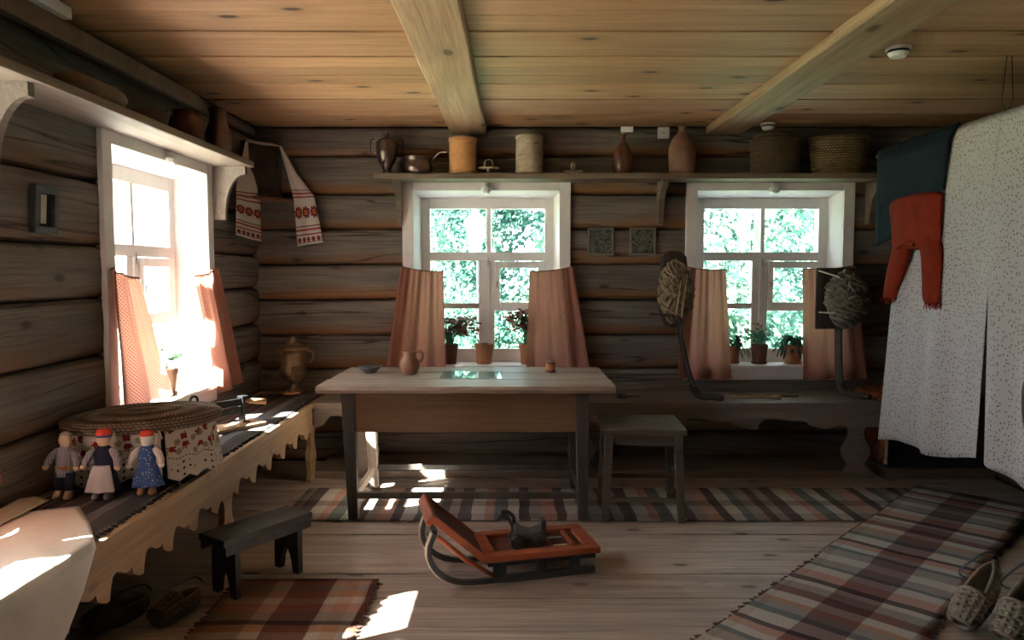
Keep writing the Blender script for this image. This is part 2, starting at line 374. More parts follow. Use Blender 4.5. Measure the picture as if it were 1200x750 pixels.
# openings: (u0,u1,z0,z1)
OPB = [(-.2-.54, -.2+.54, .70, 2.02), (1.88-.54, 1.88+.54, .70, 2.02)]
OPL = [(4.02-.54, 4.02+.54, .70, 2.02), (1.94-.54, 1.94+.54, .70, 2.02)]
def wall(name, label, u0, u1, openings, joints, to3, mat, rndf):
    """to3(u, d, z): u along the wall, d depth into the wall"""
    b = MB()
    def slab(a, c, z0, z1, d0=.05, d1=WT):
        if c-a < .001 or z1-z0 < .001: return
        n = len(b.v); pts = [(a,d0,z0),(c,d0,z0),(c,d1,z0),(a,d1,z0),(a,d0,z1),(c,d0,z1),(c,d1,z1),(a,d1,z1)]
        b.v += [to3(*p) for p in pts]; b.f += [tuple(n+i for i in q) for q in ((0,3,2,1),(4,5,6,7),(0,1,5,4),(1,2,6,5),(2,3,7,6),(3,0,4,7))]
    us = sorted(openings); cur = u0
    for o in us: slab(cur, o[0], -.12, 2.6); slab(o[0], o[1], -.12, o[2]); slab(o[0], o[1], o[3], 2.6); cur = o[1]
    slab(cur, u1, -.12, 2.6)
    root = tag(b.build(name, M['moss']), label, 'wall', kind='structure')
    def log(a, c, za, zb, seed, za0, zb0):
        h = zb-za; n = max(2, int((c-a)/.22)); rings = []
        for i in range(n+1):
            u = lerp(a, c, i/n)
            def dn(k, amp): return amp*mnoise.noise(Vector((u*1.3, seed*7.7, k*5.3)))
            w1 = dn(1, .010); w2 = dn(2, .010); w3 = dn(3, .007); r = rndf
            P = [(.055, za+.002+w1*.5), (.026*r, za+.008+w1), (.010*r, za+.020+w1), (.003, za+.042+w1), (-.001+w3*.5, za+.062+w1), (-.004+w3, za+h*.5), (-.003+w3*.5, zb-.055+w2), (0, zb-.035+w2), (.004*r, zb-.016+w2), (.016*r, zb-.005+w2), (.055, zb-.001+w2*.5)]
            if zb-za < .16: P = [(.055, za), (.012, za+.004), (.003, za+h*.15), (0, za+h*.3), (-.001, za+h*.4), (-.002, za+h*.5), (-.001, za+h*.6), (0, za+h*.7), (.002, za+h*.85), (.012, zb-.004), (.055, zb)]
            rings.append([to3(u, d, min(max(z, .001), 2.6)) for d, z in P])
        m = MB(); m.loft(rings); m.build('log', mat, root, autosm=True)
    for k, (za, zb) in enumerate(zip(joints, joints[1:])):
        cur = u0
        for o in us:
            if za >= o[3] or zb <= o[2]: continue
            log(cur, o[0], za, zb, k+.37*len(cur.__str__()), za, zb)
            if za < o[2]-.02: log(o[0], o[1], za, o[2], k+.1, za, zb)
            if zb > o[3]+.02: log(o[0], o[1], o[3], zb, k+.2, za, zb)
            cur = o[1]
        log(cur, u1, za, zb, k+.77, za, zb)
    return root
wall('wall_back', 'back wall of grey hewn logs with two windows', XL-WT, XR+WT, OPB, ZJ_B, lambda u, d, z: (u, YB+d, z), M['log'], 1.0)
wall('wall_left', 'left wall of thick grey hewn logs with bright windows', YF-WT, YB+WT, OPL, ZJ_L, lambda u, d, z: (XL-d, u, z), M['logL'], 1.45)
wall('wall_right', 'log wall darkened to absorb bounce light behind the hanging cloths', YF-WT, YB+WT, [], ZJ_L, lambda u, d, z: (XR+d, u, z), M['logD'], 1.2)
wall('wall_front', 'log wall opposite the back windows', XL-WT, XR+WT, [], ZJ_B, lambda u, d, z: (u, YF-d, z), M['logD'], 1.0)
tag(MB().box(XL+.52, 2.48, 5.03, YB, 0, .05).build('baseboard_back', M['benchB'], bevel=.006), 'low wooden plinth board along the foot of the back wall', 'baseboard', kind='structure')

# ------------------------------------------------------------------ windows (local X along wall, Y outwards, Z up)
def window(name, label, loc, rz):
    r = thing(name, label, 'window', loc, rz); r['kind'] = 'structure'
    B = lambda *a: MB().box(*a)
    W2, I = .617, .535
    B(-W2, -I, -.028, .0, .70, 2.085).build('casing', M['white'], r, bevel=.004)
    B(I, W2, -.028, .0, .70, 2.085).build('casing', M['white'], r, bevel=.004)
    B(-I, I, -.028, .02, 2.008, 2.085).build('casing', M['white'], r, bevel=.004)
    B(-W2, W2, -.022, .02, .615, .70).build('apron', M['white'], r, bevel=.004)
    B(-W2-.01, W2+.01, -.06, .30, .70, .728).build('sill', M['white'], r, bevel=.006)
    j = MB()
    for s in (-1, 1): j.prism([(s*I, .0), (s*.50, .165), (s*.50, .31), (s*.56, .31), (s*.56, 0)], 'z', .728, 2.03)
    j.prism([(.0, 2.008), (.165, 1.972), (.31, 1.972), (.31, 2.05), (0, 2.05)], 'x', -.55, .55)
    j.build('jamb', M['white'], r)
    y0, y1 = .165, .205
    def part(n, x0, x1, z0, z1, yy=(y0, y1), bv=.004): B(x0, x1, yy[0], yy[1], z0, z1).build(n, M['white'], r, bevel=bv)
    part('stile', -.50, -.435, .728, 1.972); part('stile', .435, .50, .728, 1.972)
    part('top_rail', -.435, .435, 1.892, 1.972); part('bottom_rail', -.435, .435, .728, .83)
    part('transom', -.435, .435, 1.50, 1.565); part('mullion', -.006, .026, 1.565, 1.892)
    part('mullion', -.065, .055, .83, 1.50); part('astragal', -.012, .022, .735, 1.50, (y0-.012, y0+.002))
    part('glazing_bar', -.435, -.065, 1.135, 1.178)
    # hinged ventilation casement on the right
    c = MB()
    for a in ((.055, .095, 1.12, 1.495), (.385, .435, 1.12, 1.495), (.095, .385, 1.445, 1.495), (.095, .385, 1.12, 1.185)): c.box(a[0], a[1], y0-.014, y1-.004, a[2], a[3])
    cs = c.build('casement', M['white'], r, bevel=.004)
    MB().tube([(.075, y0-.03, 1.30), (.075, y0-.03, 1.345)], .005, 6).build('latch', M['rope'], cs)
    MB().tube([(.005, y0-.016, 1.46), (.005, y0-.016, 1.52)], .004, 6).build('bolt', plain('grey_bolt', (.35,.33,.32), .5) if 'grey_bolt' not in bpy.data.materials else bpy.data.materials['grey_bolt'], r)
    for x0, x1, z0, z1 in ((-.435,-.006,1.565,1.892),(.026,.435,1.565,1.892),(-.435,-.065,1.178,1.50),(-.435,-.065,.83,1.135),(.095,.385,1.185,1.445),(.055,.435,.83,1.12)):
        B(x0-.005, x1+.005, .183, .187, z0-.005, z1+.005).build('pane', M['pane'], r)
    o = MB()
    for a in ((-.50,-.455,.728,1.972),(.455,.50,.728,1.972),(-.455,.455,1.92,1.972),(-.455,.455,.728,.80),(-.015,.03,.80,1.92),(-.455,.455,1.515,1.555),(-.455,-.015,1.14,1.165)): o.box(a[0], a[1], .265, .30, a[2], a[3])
    o.build('outer_sash', M['white'], r)
    return r
window('window_1', 'white framed back window behind the table', (-.2, YB, 0), 0)
window('window_2', 'white framed back window beside the distaffs', (1.88, YB, 0), 0)
window('window_3', 'white framed window in the side wall flooded with sun', (XL, 4.02, 0), PI/2)
window('window_4', 'white framed side window nearest the white runner', (XL, 1.94, 0), PI/2)

# ------------------------------------------------------------------ unseen roof eaves, added to block high sky light
tag(MB().box(XL-WT-.45, XR+WT+.45, YB+WT, YB+WT+.75, 2.60, 2.66).build('trim_3', M['shelf']), 'unseen roof eave added to cut sky light above the back windows', 'eave', kind='structure')
tag(MB().box(XL-WT-.42, XL-WT, YF-WT, YB+WT, 2.60, 2.66).build('trim_4', M['shelf']), 'unseen roof eave added to cut sky light above the side windows', 'eave', kind='structure')
# ------------------------------------------------------------------ outdoors
def grassmat():
    t = NT('grass'); n = t.noise(t.tc.outputs['Object'], 3, 6, .7); return t.fin(t.mix(t.mr(n, .3, .7), (.04,.09,.045), (.09,.16,.07)), .9, 0, .1)
M['grass'] = grassmat()
def sandmat():
    t = NT('dry_grass'); n = t.noise(t.tc.outputs['Object'], 2, 6, .7); return t.fin(t.mix(t.mr(n, .3, .7), (.15,.17,.10), (.22,.23,.15)), .9, 0, .1)
M['sand'] = sandmat()
tag(MB().box(-60, 60, YB+2.2, 70, -.75, -.55).build('ground_grass', M['grass']), 'grass growing outside behind the back windows', 'grass', kind='structure')
tag(MB().box(-60, XL-.6, -60, YB+2.2, -.75, -.55).build('ground_yard', M['sand']), 'dry grassy yard outside the side windows', 'yard', kind='structure')
def leafmat(name, a, b):
    t = NT(name); n = t.noise(t.tc.outputs['Object'], 1.3, 4, .6); c = t.mix(t.mr(n, .35, .65), a, b); t.fin(c, .6, 0, .3); t.translucent(c, .4); return t.m
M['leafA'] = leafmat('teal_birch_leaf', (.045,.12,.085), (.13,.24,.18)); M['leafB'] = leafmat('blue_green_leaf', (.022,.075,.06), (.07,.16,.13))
M['bark'] = plain('pale_bark', (.42,.40,.37), .9, 0, .1, .5, 8)
def leafcloud(m, c, R, n, size):
    c = Vector(c)
    for _ in range(n):
        d = Vector((random.gauss(0,1), random.gauss(0,1), random.gauss(0,1))).normalized() * (random.random()**.45)
        p = c + Vector((d.x*R[0], d.y*R[1], d.z*R[2])); a = Vector((random.gauss(0,1), random.gauss(0,1), random.gauss(0,1))).normalized()
        b = a.orthogonal().normalized(); q = a.cross(b); s = size*random.uniform(.6, 1.3); k = len(m.v)
        m.v += [tuple(p-b*s), tuple(p+q*s*.55), tuple(p+b*s), tuple(p-q*s*.55)]; m.f.append((k, k+1, k+2, k+3))
def tree_proto(mat, n, h, seed):
    random.seed(seed); f = MB(); t = MB()
    trunk = spline([(0,0,0), (random.uniform(-.1,.1), 0, h*.4), (random.uniform(-.25,.25), random.uniform(-.2,.2), h)], 6)
    t.tube(trunk, [lerp(.085, .02, i/(len(trunk)-1)) for i in range(len(trunk))], 7)
    for i in range(15):
        z = lerp(.07, .98, i/14)*h; a = random.uniform(0, 6.28); r = random.uniform(.2, .45)
        c = (math.cos(a)*r, math.sin(a)*r, z); leafcloud(f, c, (.72, .72, .6), n//15, .06)
        t.tube([trunk[min(int(i*.8), len(trunk)-1)], Vector(c)], [.022, .006], 5)
    return f, t
def make_tree(mat, n, h, seed, label):
    f, t = tree_proto(mat, n, h, seed); r = thing('garden_tree', label, 'tree', (0,0,-.55), 0, 'trees in the garden outside')
    t.build('trunk', M['bark'], r); o = f.build('foliage', mat, r); o['kind'] = 'stuff'; return r
LA, LB = 'pale green leafy tree in the sunlit garden behind the windows', 'blue green dense tree standing behind the pale garden trees'
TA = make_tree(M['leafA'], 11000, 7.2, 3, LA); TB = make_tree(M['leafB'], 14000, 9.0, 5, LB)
spA = [(-1.75,9.4),(.95,9.7),(3.0,9.6),(5.2,10.6)]
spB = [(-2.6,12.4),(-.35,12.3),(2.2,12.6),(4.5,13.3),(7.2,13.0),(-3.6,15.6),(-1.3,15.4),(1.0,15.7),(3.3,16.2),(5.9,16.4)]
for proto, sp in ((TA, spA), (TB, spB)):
    for i, (x, y) in enumerate(sp):
        o = proto if i == 0 else copy_tree(proto)
        o.location = (x, y, -.55); o.rotation_euler = (0, 0, random.uniform(0, 6.28)); s = random.uniform(.92, 1.05); o.scale = (s, s, s)
random.seed(11)
r = thing('garden_lantern', 'pale blue glass lantern on a dark post outside the back window', 'lantern', (-.42, 8.2, -.55))
MB().tube([(.03,0,0), (.03,0,2.15)], .022, 8).build('post', M['iron'], r)
MB().lathe([(.05,2.14),(.06,2.16),(.105,2.50)], 4).build('glass_body', plain('frosted_blue_glass', (.22,.30,.36), .4), r)
MB().lathe([(.125,2.50),(.12,2.525),(.03,2.62),(.01,2.66)], 4).build('cap', plain('pale_lantern_cap', (.28,.33,.36), .5), r)
# ------------------------------------------------------------------ benches
def wave(u0, u1, n, zt, zb):
    """scalloped lower edge from u0 to u1: ogee lobes meeting in points"""
    out = []; L = (u1-u0)/n
    for k in range(n):
        a = u0 + k*L
        for t, h in ((.0,.0),(.04,.55),(.10,.9),(.20,1.0),(.32,.86),(.45,.66),(.58,.62),(.64,.70),(.68,.36),(.72,.30),(.82,.10),(.92,.0)):
            out.append((a+t*L, lerp(zb, zt, h)))
    return out
def vase_leg(c, w, z0, z1):
    prof = [(1.0,1.0),(.62,.90),(.50,.80),(.55,.66),(.86,.52),(.98,.42),(.90,.30),(.62,.20),(.60,.14),(.86,.06),(.9,0)]
    R = [(c + w/2*a, lerp(z0, z1, b)) for a, b in prof]; Lf = [(c - w/2*a, lerp(z0, z1, b)) for a, b in reversed(prof)]
    return R + Lf
BX, BZ = -1.37, .53
lb = thing('plank_bench', 'long honey brown bench with scalloped apron along the window wall', 'bench', (0,0,0))
MB().box(XL+.005, BX+.012, .3, YB-.01, BZ-.04, BZ).build('seat_board', M['bench'], lb, bevel=.004)
legs_y = [.7, 2.08, 3.5, 5.0]
poly = [(.3, BZ-.04), (YB-.5, BZ-.04)]
bot = []
segs = [(.85, 1.95, 4), (2.22, 3.38, 5), (3.63, 4.88, 5)]
bot += [(.3, .34)]
for a, b, n in segs: bot += [(a-.06, .345)] + wave(a, b, n, .385, .305) + [(b+.03, .345)]
bot += [(YB-.5, .345)]
poly = [(.3, BZ-.04)] + bot + [(YB-.5, BZ-.04)]
MB().prism(poly, 'x', BX-.03, BX).build('apron', M['bench'], lb)
for y in legs_y: MB().prism(vase_leg(y, .17, 0, .36), 'x', BX-.031, BX-.001).build('leg', M['bench'], lb)
bb = thing('plank_bench', 'long dark brown bench with scalloped apron beneath the back windows', 'bench', (0,0,0))
MB().box(BX+.014, 2.50, 4.99, YB-.01, BZ-.04, BZ).build('seat_board', M['benchB'], bb, bevel=.004)
poly = [(BX+.014, BZ-.04), (BX+.014, .36), (-1.30, .37)] + [(-1.26, .43), (-1.20, .445), (-1.14, .42), (-1.10, .36)]
for a, b, n in ((-.92, .28, 2), (.62, 2.18, 3)): poly += [(a-.06, .37)] + wave(a, b, n, .425, .345) + [(b+.04, .38), (b+.10, .36)]
poly += [(2.49, .36), (2.49, BZ-.04)]
MB().prism(poly, 'y', 5.0, 5.03).build('apron', M['benchB'], bb)
for x in (-1.02, .46, 2.34): MB().prism(vase_leg(x, .20, .05, .40), 'y', 5.001, 5.031).build('leg', M['benchB'], bb)

# ------------------------------------------------------------------ table
TZ = .769
t = thing('dining_table', 'wooden table with bleached worn top, brown apron and dark legs', 'table', (0,0,.017))
m = MB(); NX = 46
def top_edge(x, s): return .010*mnoise.noise(Vector((x*5, s*3.3, 1))) + .005*mnoise.noise(Vector((x*22, s*3.3, 2)))
for (ya, yb, k) in ((4.055, 4.335, 0), (4.338, 4.62, 1), (4.623, 4.905, 2)):
    m = MB(); rings = []
    for i in range(NX+1):
        x = lerp(-1.085, .560, i/NX)
        e0 = top_edge(x, 1) if k == 0 else 0; e1 = top_edge(x, 2) if k == 2 else 0; zc = .004*mnoise.noise(Vector((x*6, 0, k)))
        ex = 0
        if i in (0, NX): ex = .012*mnoise.noise(Vector((ya*9, i, 0)))
        rings.append([(x+ex, ya+e0+.006, TZ-.038+zc*.6), (x+ex, ya+e0-.002, TZ-.020+zc), (x+ex, ya+e0+.007, TZ-.003), (x+ex, ya+e0+.014, TZ), (x+ex, yb+e1-.006, TZ), (x+ex, yb+e1, TZ-.006), (x+ex, yb+e1, TZ-.036)])
    m.loft(rings).build('tabletop_board', M['tabletop'], t)
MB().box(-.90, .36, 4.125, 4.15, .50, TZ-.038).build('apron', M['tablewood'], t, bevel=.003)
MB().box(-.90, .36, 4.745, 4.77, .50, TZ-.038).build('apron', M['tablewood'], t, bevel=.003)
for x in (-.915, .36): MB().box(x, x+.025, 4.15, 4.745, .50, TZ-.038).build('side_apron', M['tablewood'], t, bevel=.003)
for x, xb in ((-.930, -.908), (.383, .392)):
    for y, mat in ((4.14, 'legdark'), (4.75, 'sunlit_wood' if x < 0 else 'legdark')):
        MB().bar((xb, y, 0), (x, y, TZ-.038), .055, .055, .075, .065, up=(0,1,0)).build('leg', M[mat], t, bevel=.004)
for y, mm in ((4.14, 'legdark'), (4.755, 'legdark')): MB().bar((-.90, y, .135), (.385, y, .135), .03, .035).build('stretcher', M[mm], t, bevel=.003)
for x in (-.915, .39): MB().bar((x, 4.15, .115), (x, 4.74, .115), .03, .045).build('stretcher', M['sunlit_wood'] if x < 0 else M['legdark'], t, bevel=.003)

TZ = .786
# ------------------------------------------------------------------ stool
t = thing('stool', 'grey brown square wooden stool beside the table', 'stool', (.735, 4.27, .017), math.radians(-3))
MB().box(-.235, .235, -.225, .225, .497, .53).build('seat', M['stool'], t, bevel=.005)
for sx in (-1, 1):
    for sy in (-1, 1): MB().bar((sx*.212, sy*.185, 0), (sx*.19, sy*.18, .497), .038, .038, .048, .048, up=(0,1,0)).build('leg', M['stool'], t, bevel=.003)
for sy in (-1, 1): MB().bar((-.19, sy*.182, .465), (.19, sy*.182, .465), .022, .06).build('seat_rail', M['stool'], t, bevel=.002); MB().bar((-.205, sy*.184, .125 if sy < 0 else .16), (.205, sy*.184, .125 if sy < 0 else .16), .02, .022).build('stretcher', M['stool'], t)
for sx in (-1, 1): MB().bar((sx*.192, -.18, .465), (sx*.192, .18, .465), .022, .06).build('seat_rail', M['stool'], t, bevel=.002); MB().bar((sx*.205, -.18, .22), (sx*.205, .18, .22), .02, .022).build('stretcher', M['stool'], t)

# ------------------------------------------------------------------ low footstool
a = math.atan2(3.45-3.108, -1.037+1.271)
t = thing('footstool', 'low blackened plank footstool in front of the side bench', 'stool', (-1.154, 3.28, .018), a)
MB().box(-.235, .235, -.092, .092, .245, .275).build('seat', M['blackwood'], t, bevel=.004)
for s in (-1, 1):
    c = s*.165
    out = [(-.085, .245), (-.085, 0), (-.045, 0)] + [(-.045+.09*k/8, .11*math.sin(PI*k/8)**.6) for k in range(1, 8)] + [(.045, 0), (.085, 0), (.085, .245)]
    MB().prism(out, 'x', c-.014, c+.014).build('leg_board', M['blackwood'], t, bevel=.002)
for s in (-1, 1): MB().box(-.225, .225, s*.082-.008, s*.082+.008, .205, .245).build('side_rail', M['blackwood'], t)

# ------------------------------------------------------------------ shelves
MB
s = thing('plank_shelf', 'long dark shelf board above the back windows', 'shelf', (0,0,0))
MB().box(-.985, 2.66, 5.25, YB, 2.068, 2.108).build('board', M['shelf'], s, bevel=.004)
def bracket(par, x, mat):
    poly = [(YB, 2.068), (5.27, 2.068), (5.27, 2.02), (5.33, 2.0), (5.39, 1.94), (5.42, 1.86), (5.43, 1.76), (YB, 1.76)]
    MB().prism(poly, 'x', x-.018, x+.018).build('bracket', mat, par)
for x in (-.835, 1.07, 2.60): bracket(s, x, M['shelf'])
s = thing('plank_shelf', 'long shelf with curved brackets above the side window', 'shelf', (0,0,0))
MB().box(XL, -1.625, .6, 4.70, 2.068, 2.105).build('board', M['shelfL'], s, bevel=.004)
for y in (4.655, 2.60):
    poly = [(XL, 2.068), (-1.66, 2.068), (-1.66, 2.02)] + [(-1.66-.13*math.sin(k*PI/16), 2.02-.26*(1-math.cos(k*PI/16))) for k in range(1, 9)] + [(-1.79, 1.74), (XL, 1.74)]
    MB().prism(poly, 'y', y-.018, y+.018).build('bracket', M['shelfL'], s)
rail = MB().bar((-1.80, .8, 2.37), (-1.80, 4.28, 2.37), .05, .085).build('hanging_rail', M['shelf'], None, bevel=.008)
tag(rail, 'dark wooden rail fixed above the side shelf under the ceiling', 'rail')
o = MB().bar((XL+.02, 4.2, 2.37), (-1.80, 4.2, 2.37), .04, .05).build('bracket', M['shelf'], rail); o = MB().bar((XL+.02, 1.2, 2.37), (-1.80, 1.2, 2.37), .04, .05).build('bracket', M['shelf'], rail)

# ------------------------------------------------------------------ rugs
def rug(name, label, mat, o, d, L, Wd, group=None, fringe=None, seed=0):
    d = Vector((*d, 0)).normalized(); nrm = Vector((d.y, -d.x, 0)); o = Vector((*o, 0))
    def fn(s, t):
        p = o + d*(s*L) + nrm*(t*Wd)
        e = .010*mnoise.noise(Vector((s*L*4, seed, t > .5))) * (abs(t-.5)*2)**4
        p += nrm*e; h = .008 + (.012 if seed == 1 and s > .6 else 0) + .004*(mnoise.noise(Vector((p.x*3, p.y*3, seed)))+.6)
        return (p.x, p.y, max(h, .006))
    m = MB().grid(fn, max(8, int(L/.08)), 14, L, Wd); ob = m.build(name, mat, None, smooth=True, solid=.006)
    tag(ob, label, 'rug')
    if fringe:
        f = MB()
        for side in (0, 1):
            for k in range(int(L/.028)):
                s0 = (k+random.random())*.028/L
                if s0 > 1: continue
                p = Vector(fn(s0, side)); q = p + nrm*(.022*(2*side-1)*random.uniform(.4, 1.2)) + d*random.uniform(-.015, .015); q.z = .007
                f.tube([p, q], [.007, .003], 4)
        f.build('selvedge', fringe, ob)['kind'] = 'stuff'
    return ob
M['selv'] = cloth('dark_selvedge_yarn', (.11,.065,.06))
rug('rag_rug', 'pale plaid rag rug with burgundy centre band lying before the white cloths', M['rug_right'], (-.05, 1.98), (.694, .72), 3.88, .635, fringe=M['selv'], seed=1)
rug('rag_rug', 'brown and burgundy checked rag rug by the footstool', M['rug_left'], (-1.26, 1.2), (.0, 1), 2.12, .64, fringe=M['selv'], seed=2)
rug('rag_runner', 'long cross striped rag runner under the table and stool', M['rug_back'], (-1.33, 4.753), (1, 0), 3.88, .625, seed=3)
# ------------------------------------------------------------------ curtains
def curtain(label, tl, tr, bl, br, nrm, folds, amp, seed):
    tl, tr, bl, br = map(Vector, (tl, tr, bl, br)); nrm = Vector(nrm)
    w = (br-bl).length; h = (tl-bl).length
    def fn(s, t):
        a = tl.lerp(tr, s); b = bl.lerp(br, s); p = a.lerp(b, t)
        p.z -= .012*math.sin(PI*s)*(1-t)
        f = math.sin(2*PI*folds*s+seed+.5*math.sin(3*s+seed)) * (.45+.55*t) + .5*math.sin(2*PI*folds*2.3*s+seed*2)*(1-t)
        p += nrm*(amp*f + .01*mnoise.noise(Vector((s*3, t*2, seed)))*t); return p
    m = MB().grid(fn, 44, 16, w*1.15, h); o = m.build('curtain', M['curtain'], None, smooth=True)
    tag(o, label, 'curtain', 'short red sprigged curtains')
    c = MB().tube([Vector(fn(k/24, 0)) for k in range(25)], .005, 6); c.build('hem_cord', M['cord'], o, smooth=True)
    return o
M['cord'] = cloth('brown_cord', (.22,.12,.09))
N = (0,-1,0)
curtain('red sprigged half curtain beside the clay jug end of the table', (-.825,5.44,1.455), (-.515,5.45,1.420), (-.93,5.40,.712), (-.495,5.40,.712), N, 3.2, .018, .4)
curtain('red sprigged half curtain behind the small birch bark cup', (.115,5.45,1.420), (.435,5.44,1.455), (.090,5.40,.712), (.555,5.40,.712), N, 3.0, .020, 2.1)
curtain('red sprigged half curtain behind the distaff with tow bundle', (1.275,5.44,1.450), (1.555,5.45,1.435), (1.19,5.40,.630), (1.60,5.40,.632), N, 2.6, .020, 1.2)
curtain('red sprigged half curtain behind the distaff with grey yarn', (2.115,5.45,1.440), (2.49,5.44,1.460), (2.12,5.40,.628), (2.58,5.40,.636), N, 2.8, .022, 3.0)
NL = (1,0,0)
curtain('sunlit red sprigged curtain behind the round lidded basket', (-1.845,3.40,1.435), (-1.855,3.68,1.385), (-1.80,3.36,.765), (-1.81,3.95,.775), NL, 2.6, .022, .9)
curtain('sunlit red sprigged curtain on the samovar side of the window', (-1.855,4.33,1.395), (-1.845,4.625,1.440), (-1.80,4.47,.665), (-1.81,4.90,.690), NL, 2.0, .020, 2.6)
curtain('red sprigged half curtain of the side window above the white runner', (-1.845,2.24,1.39), (-1.84,2.52,1.44), (-1.80,2.16,.69), (-1.80,2.54,.69), NL, 2.0, .02, 1.6)
curtain('red sprigged half curtain on the far side of the white runner window', (-1.845,1.32,1.44), (-1.84,1.60,1.39), (-1.80,1.24,.69), (-1.80,1.62,.69), NL, 2.0, .02, .6)

# ------------------------------------------------------------------ things on the table
t = thing('clay_bowl', 'shallow dark glazed clay bowl on the table', 'bowl', (-.90, 4.62, TZ))
MB().lathe([(.0,0),(.035,0),(.040,.006),(.068,.032),(.074,.042),(.070,.042),(.060,.030),(.030,.010),(0,.009)], 28).build('body', plain('blue_black_glaze', (.07,.065,.07), .3), t, smooth=True)
t = thing('clay_jug', 'brown glazed clay jug with handle on the table', 'jug', (-.645, 4.58, TZ))
MB().lathe([(0,0),(.040,0),(.045,.006),(.058,.035),(.062,.060),(.056,.085),(.042,.105),(.038,.118),(.043,.142),(.040,.142),(.034,.118),(.036,.10),(.05,.06),(.03,.012),(0,.01)], 28).build('body', M['clay'], t, smooth=True)
MB().tube(spline([(.040,0,.135),(.068,0,.140),(.080,0,.115),(.070,0,.085),(.055,0,.072)], 5), .008, 8, flat=1.3).build('handle', M['clay'], t, smooth=True)
def barkmat(name, a, b, dark=(.06,.045,.035)):
    t = NT(name); o = t.tc.outputs['Object']; n = t.noise(o, 10, 4, .6); st = t.noise(t.map(o, (9, 9, 120)), 1, 3, .6)
    c = t.mix(t.mr(n, .3, .7), a, b); c = t.mix(t.mr(st, .58, .68, 0, .8), c, dark); t.bump(st, .3, .004); return t.fin(c, .75, 0, .2)
M['birch'] = barkmat('birch_bark', (.34,.27,.19), (.52,.44,.33)); M['tuesok'] = barkmat('orange_birch_bark', (.50,.24,.09), (.62,.33,.14), (.36,.16,.06))
t = thing('bark_cup', 'small orange birch bark salt cup on the table', 'cup', (.232, 4.66, TZ))
MB().lathe([(0,0),(.030,0),(.031,.004),(.029,.066),(.025,.066),(.025,.02),(0,.02)], 20).build('body', M['tuesok'], t, autosm=True)
MB().lathe([(.031,.0),(.0335,.002),(.0335,.014),(.031,.016)], 20).build('band', M['clay'], t); MB().lathe([(.029,.052),(.032,.054),(.032,.064),(.029,.066)], 20).build('band', M['clay'], t)
g = MB().box(-.44, -.07, 4.36, 4.66, TZ+.001, TZ+.006); g = g.build('glass_sheet', M['tableglass'], None, bevel=.001); tag(g, 'flat sheet of clear glass lying on the tabletop', 'glass')

# ------------------------------------------------------------------ shelf over the back windows
SZ = 2.108
t = thing('metal_urn', 'dark tinned copper urn with lid and wire handles on the shelf end', 'urn', (-.905, 5.36, SZ))
u = MB().lathe([(0,0),(.040,0),(.042,.012),(.026,.03),(.032,.05),(.062,.10),(.076,.16),(.078,.225),(.072,.232),(0,.232)], 28).build('body', M['pewter'], t, smooth=True)
l = MB().lathe([(.070,.232),(.06,.246),(.032,.256),(.016,.266),(.014,.275),(.020,.283),(.018,.297),(0,.300)], 24).build('lid', M['pewter'], t, smooth=True)
MB().tube([(-.01,-.062,.085),(-.01,-.098,.075),(-.01,-.10,.05)], .010, 8).build('spout', M['pewter'], t)
for s in (-1, 1): MB().tube(spline([(s*.074,0,.14),(s*.112,0,.16),(s*.112,0,.245),(s*.085,0,.25)], 4), .004, 6).build('handle', M['iron'], t)
t = thing('saucepan', 'low dark metal saucepan with curved handle on the shelf', 'pan', (-.685, 5.36, SZ))
MB().lathe([(0,0),(.085,0),(.098,.02),(.104,.055),(.095,.085),(.092,.105),(.112,.122),(.108,.126),(.086,.107),(.09,.08),(.09,.02),(0,.012)], 32).build('body', M['pewter'], t, smooth=True)
MB().tube(spline([(.10,-.02,.09),(.14,-.05,.125),(.18,-.07,.15),(.225,-.08,.142)], 5), [.008+.010*k/15 for k in range(16)], 8, flat=.5, up=(0,0,1)).build('handle', M['pewter'], t, smooth=True)
t = thing('bark_tub', 'orange birch bark tub standing on the shelf', 'tub', (-.362, 5.36, SZ))
MB().lathe([(0,0),(.092,0),(.098,.01),(.097,.24),(.101,.255),(.095,.255),(.09,.24),(.088,.03),(0,.03)], 32).build('body', M['tuesok'], t, autosm=True)
for z in (.004, .232): MB().lathe([(.098,z),(.1015,z+.002),(.1015,z+.018),(.098,z+.02)], 32).build('hoop', M['tuesok'], t)
def lid(label, loc, rot):
    t = thing('tub_lid', label, 'lid', loc, rot=rot)
    MB().lathe([(0,0),(.070,0),(.072,.004),(.070,.010),(0,.010)], 24).build('disc', M['birch'], t)
    MB().tube(spline([(-.028,0,.008),(-.026,0,.05),(0,0,.066),(.026,0,.05),(.028,0,.008)], 5), .009, 6, flat=.6).build('loop_handle', M['birch'], t, smooth=True)
lid('round bark lid with loop handle lying flat beside the orange tub', (-.178, 5.34, SZ+.04), (.05, 0, .3))
MB
MB().lathe([(0,-.038),(.014,-.038),(.014,.002),(0,.002)], 16).build('plug', M['birch'], bpy.data.objects['tub_lid'])
lid('bark lid with loop handle tilted beside the birch bark cylinder', (.425, 5.37, SZ+.024), (.12, -.18, 1.1))
t = thing('bark_canister', 'pale birch bark cylinder with dark streaks on the shelf', 'canister', (.112, 5.36, SZ))
MB().lathe([(0,0),(.094,0),(.098,.01),(.096,.268),(.092,.275),(.084,.275),(.084,.03),(0,.03)], 32).build('body', M['birch'], t, autosm=True)
for z in (.006, .25): MB().lathe([(.096,z),(.1,z+.002),(.1,z+.016),(.096,z+.018)], 32).build('hoop', M['birch'], t)
t = thing('stoneware_bottle', 'small shiny brown bottle with narrow neck on the shelf', 'bottle', (.778, 5.36, SZ))
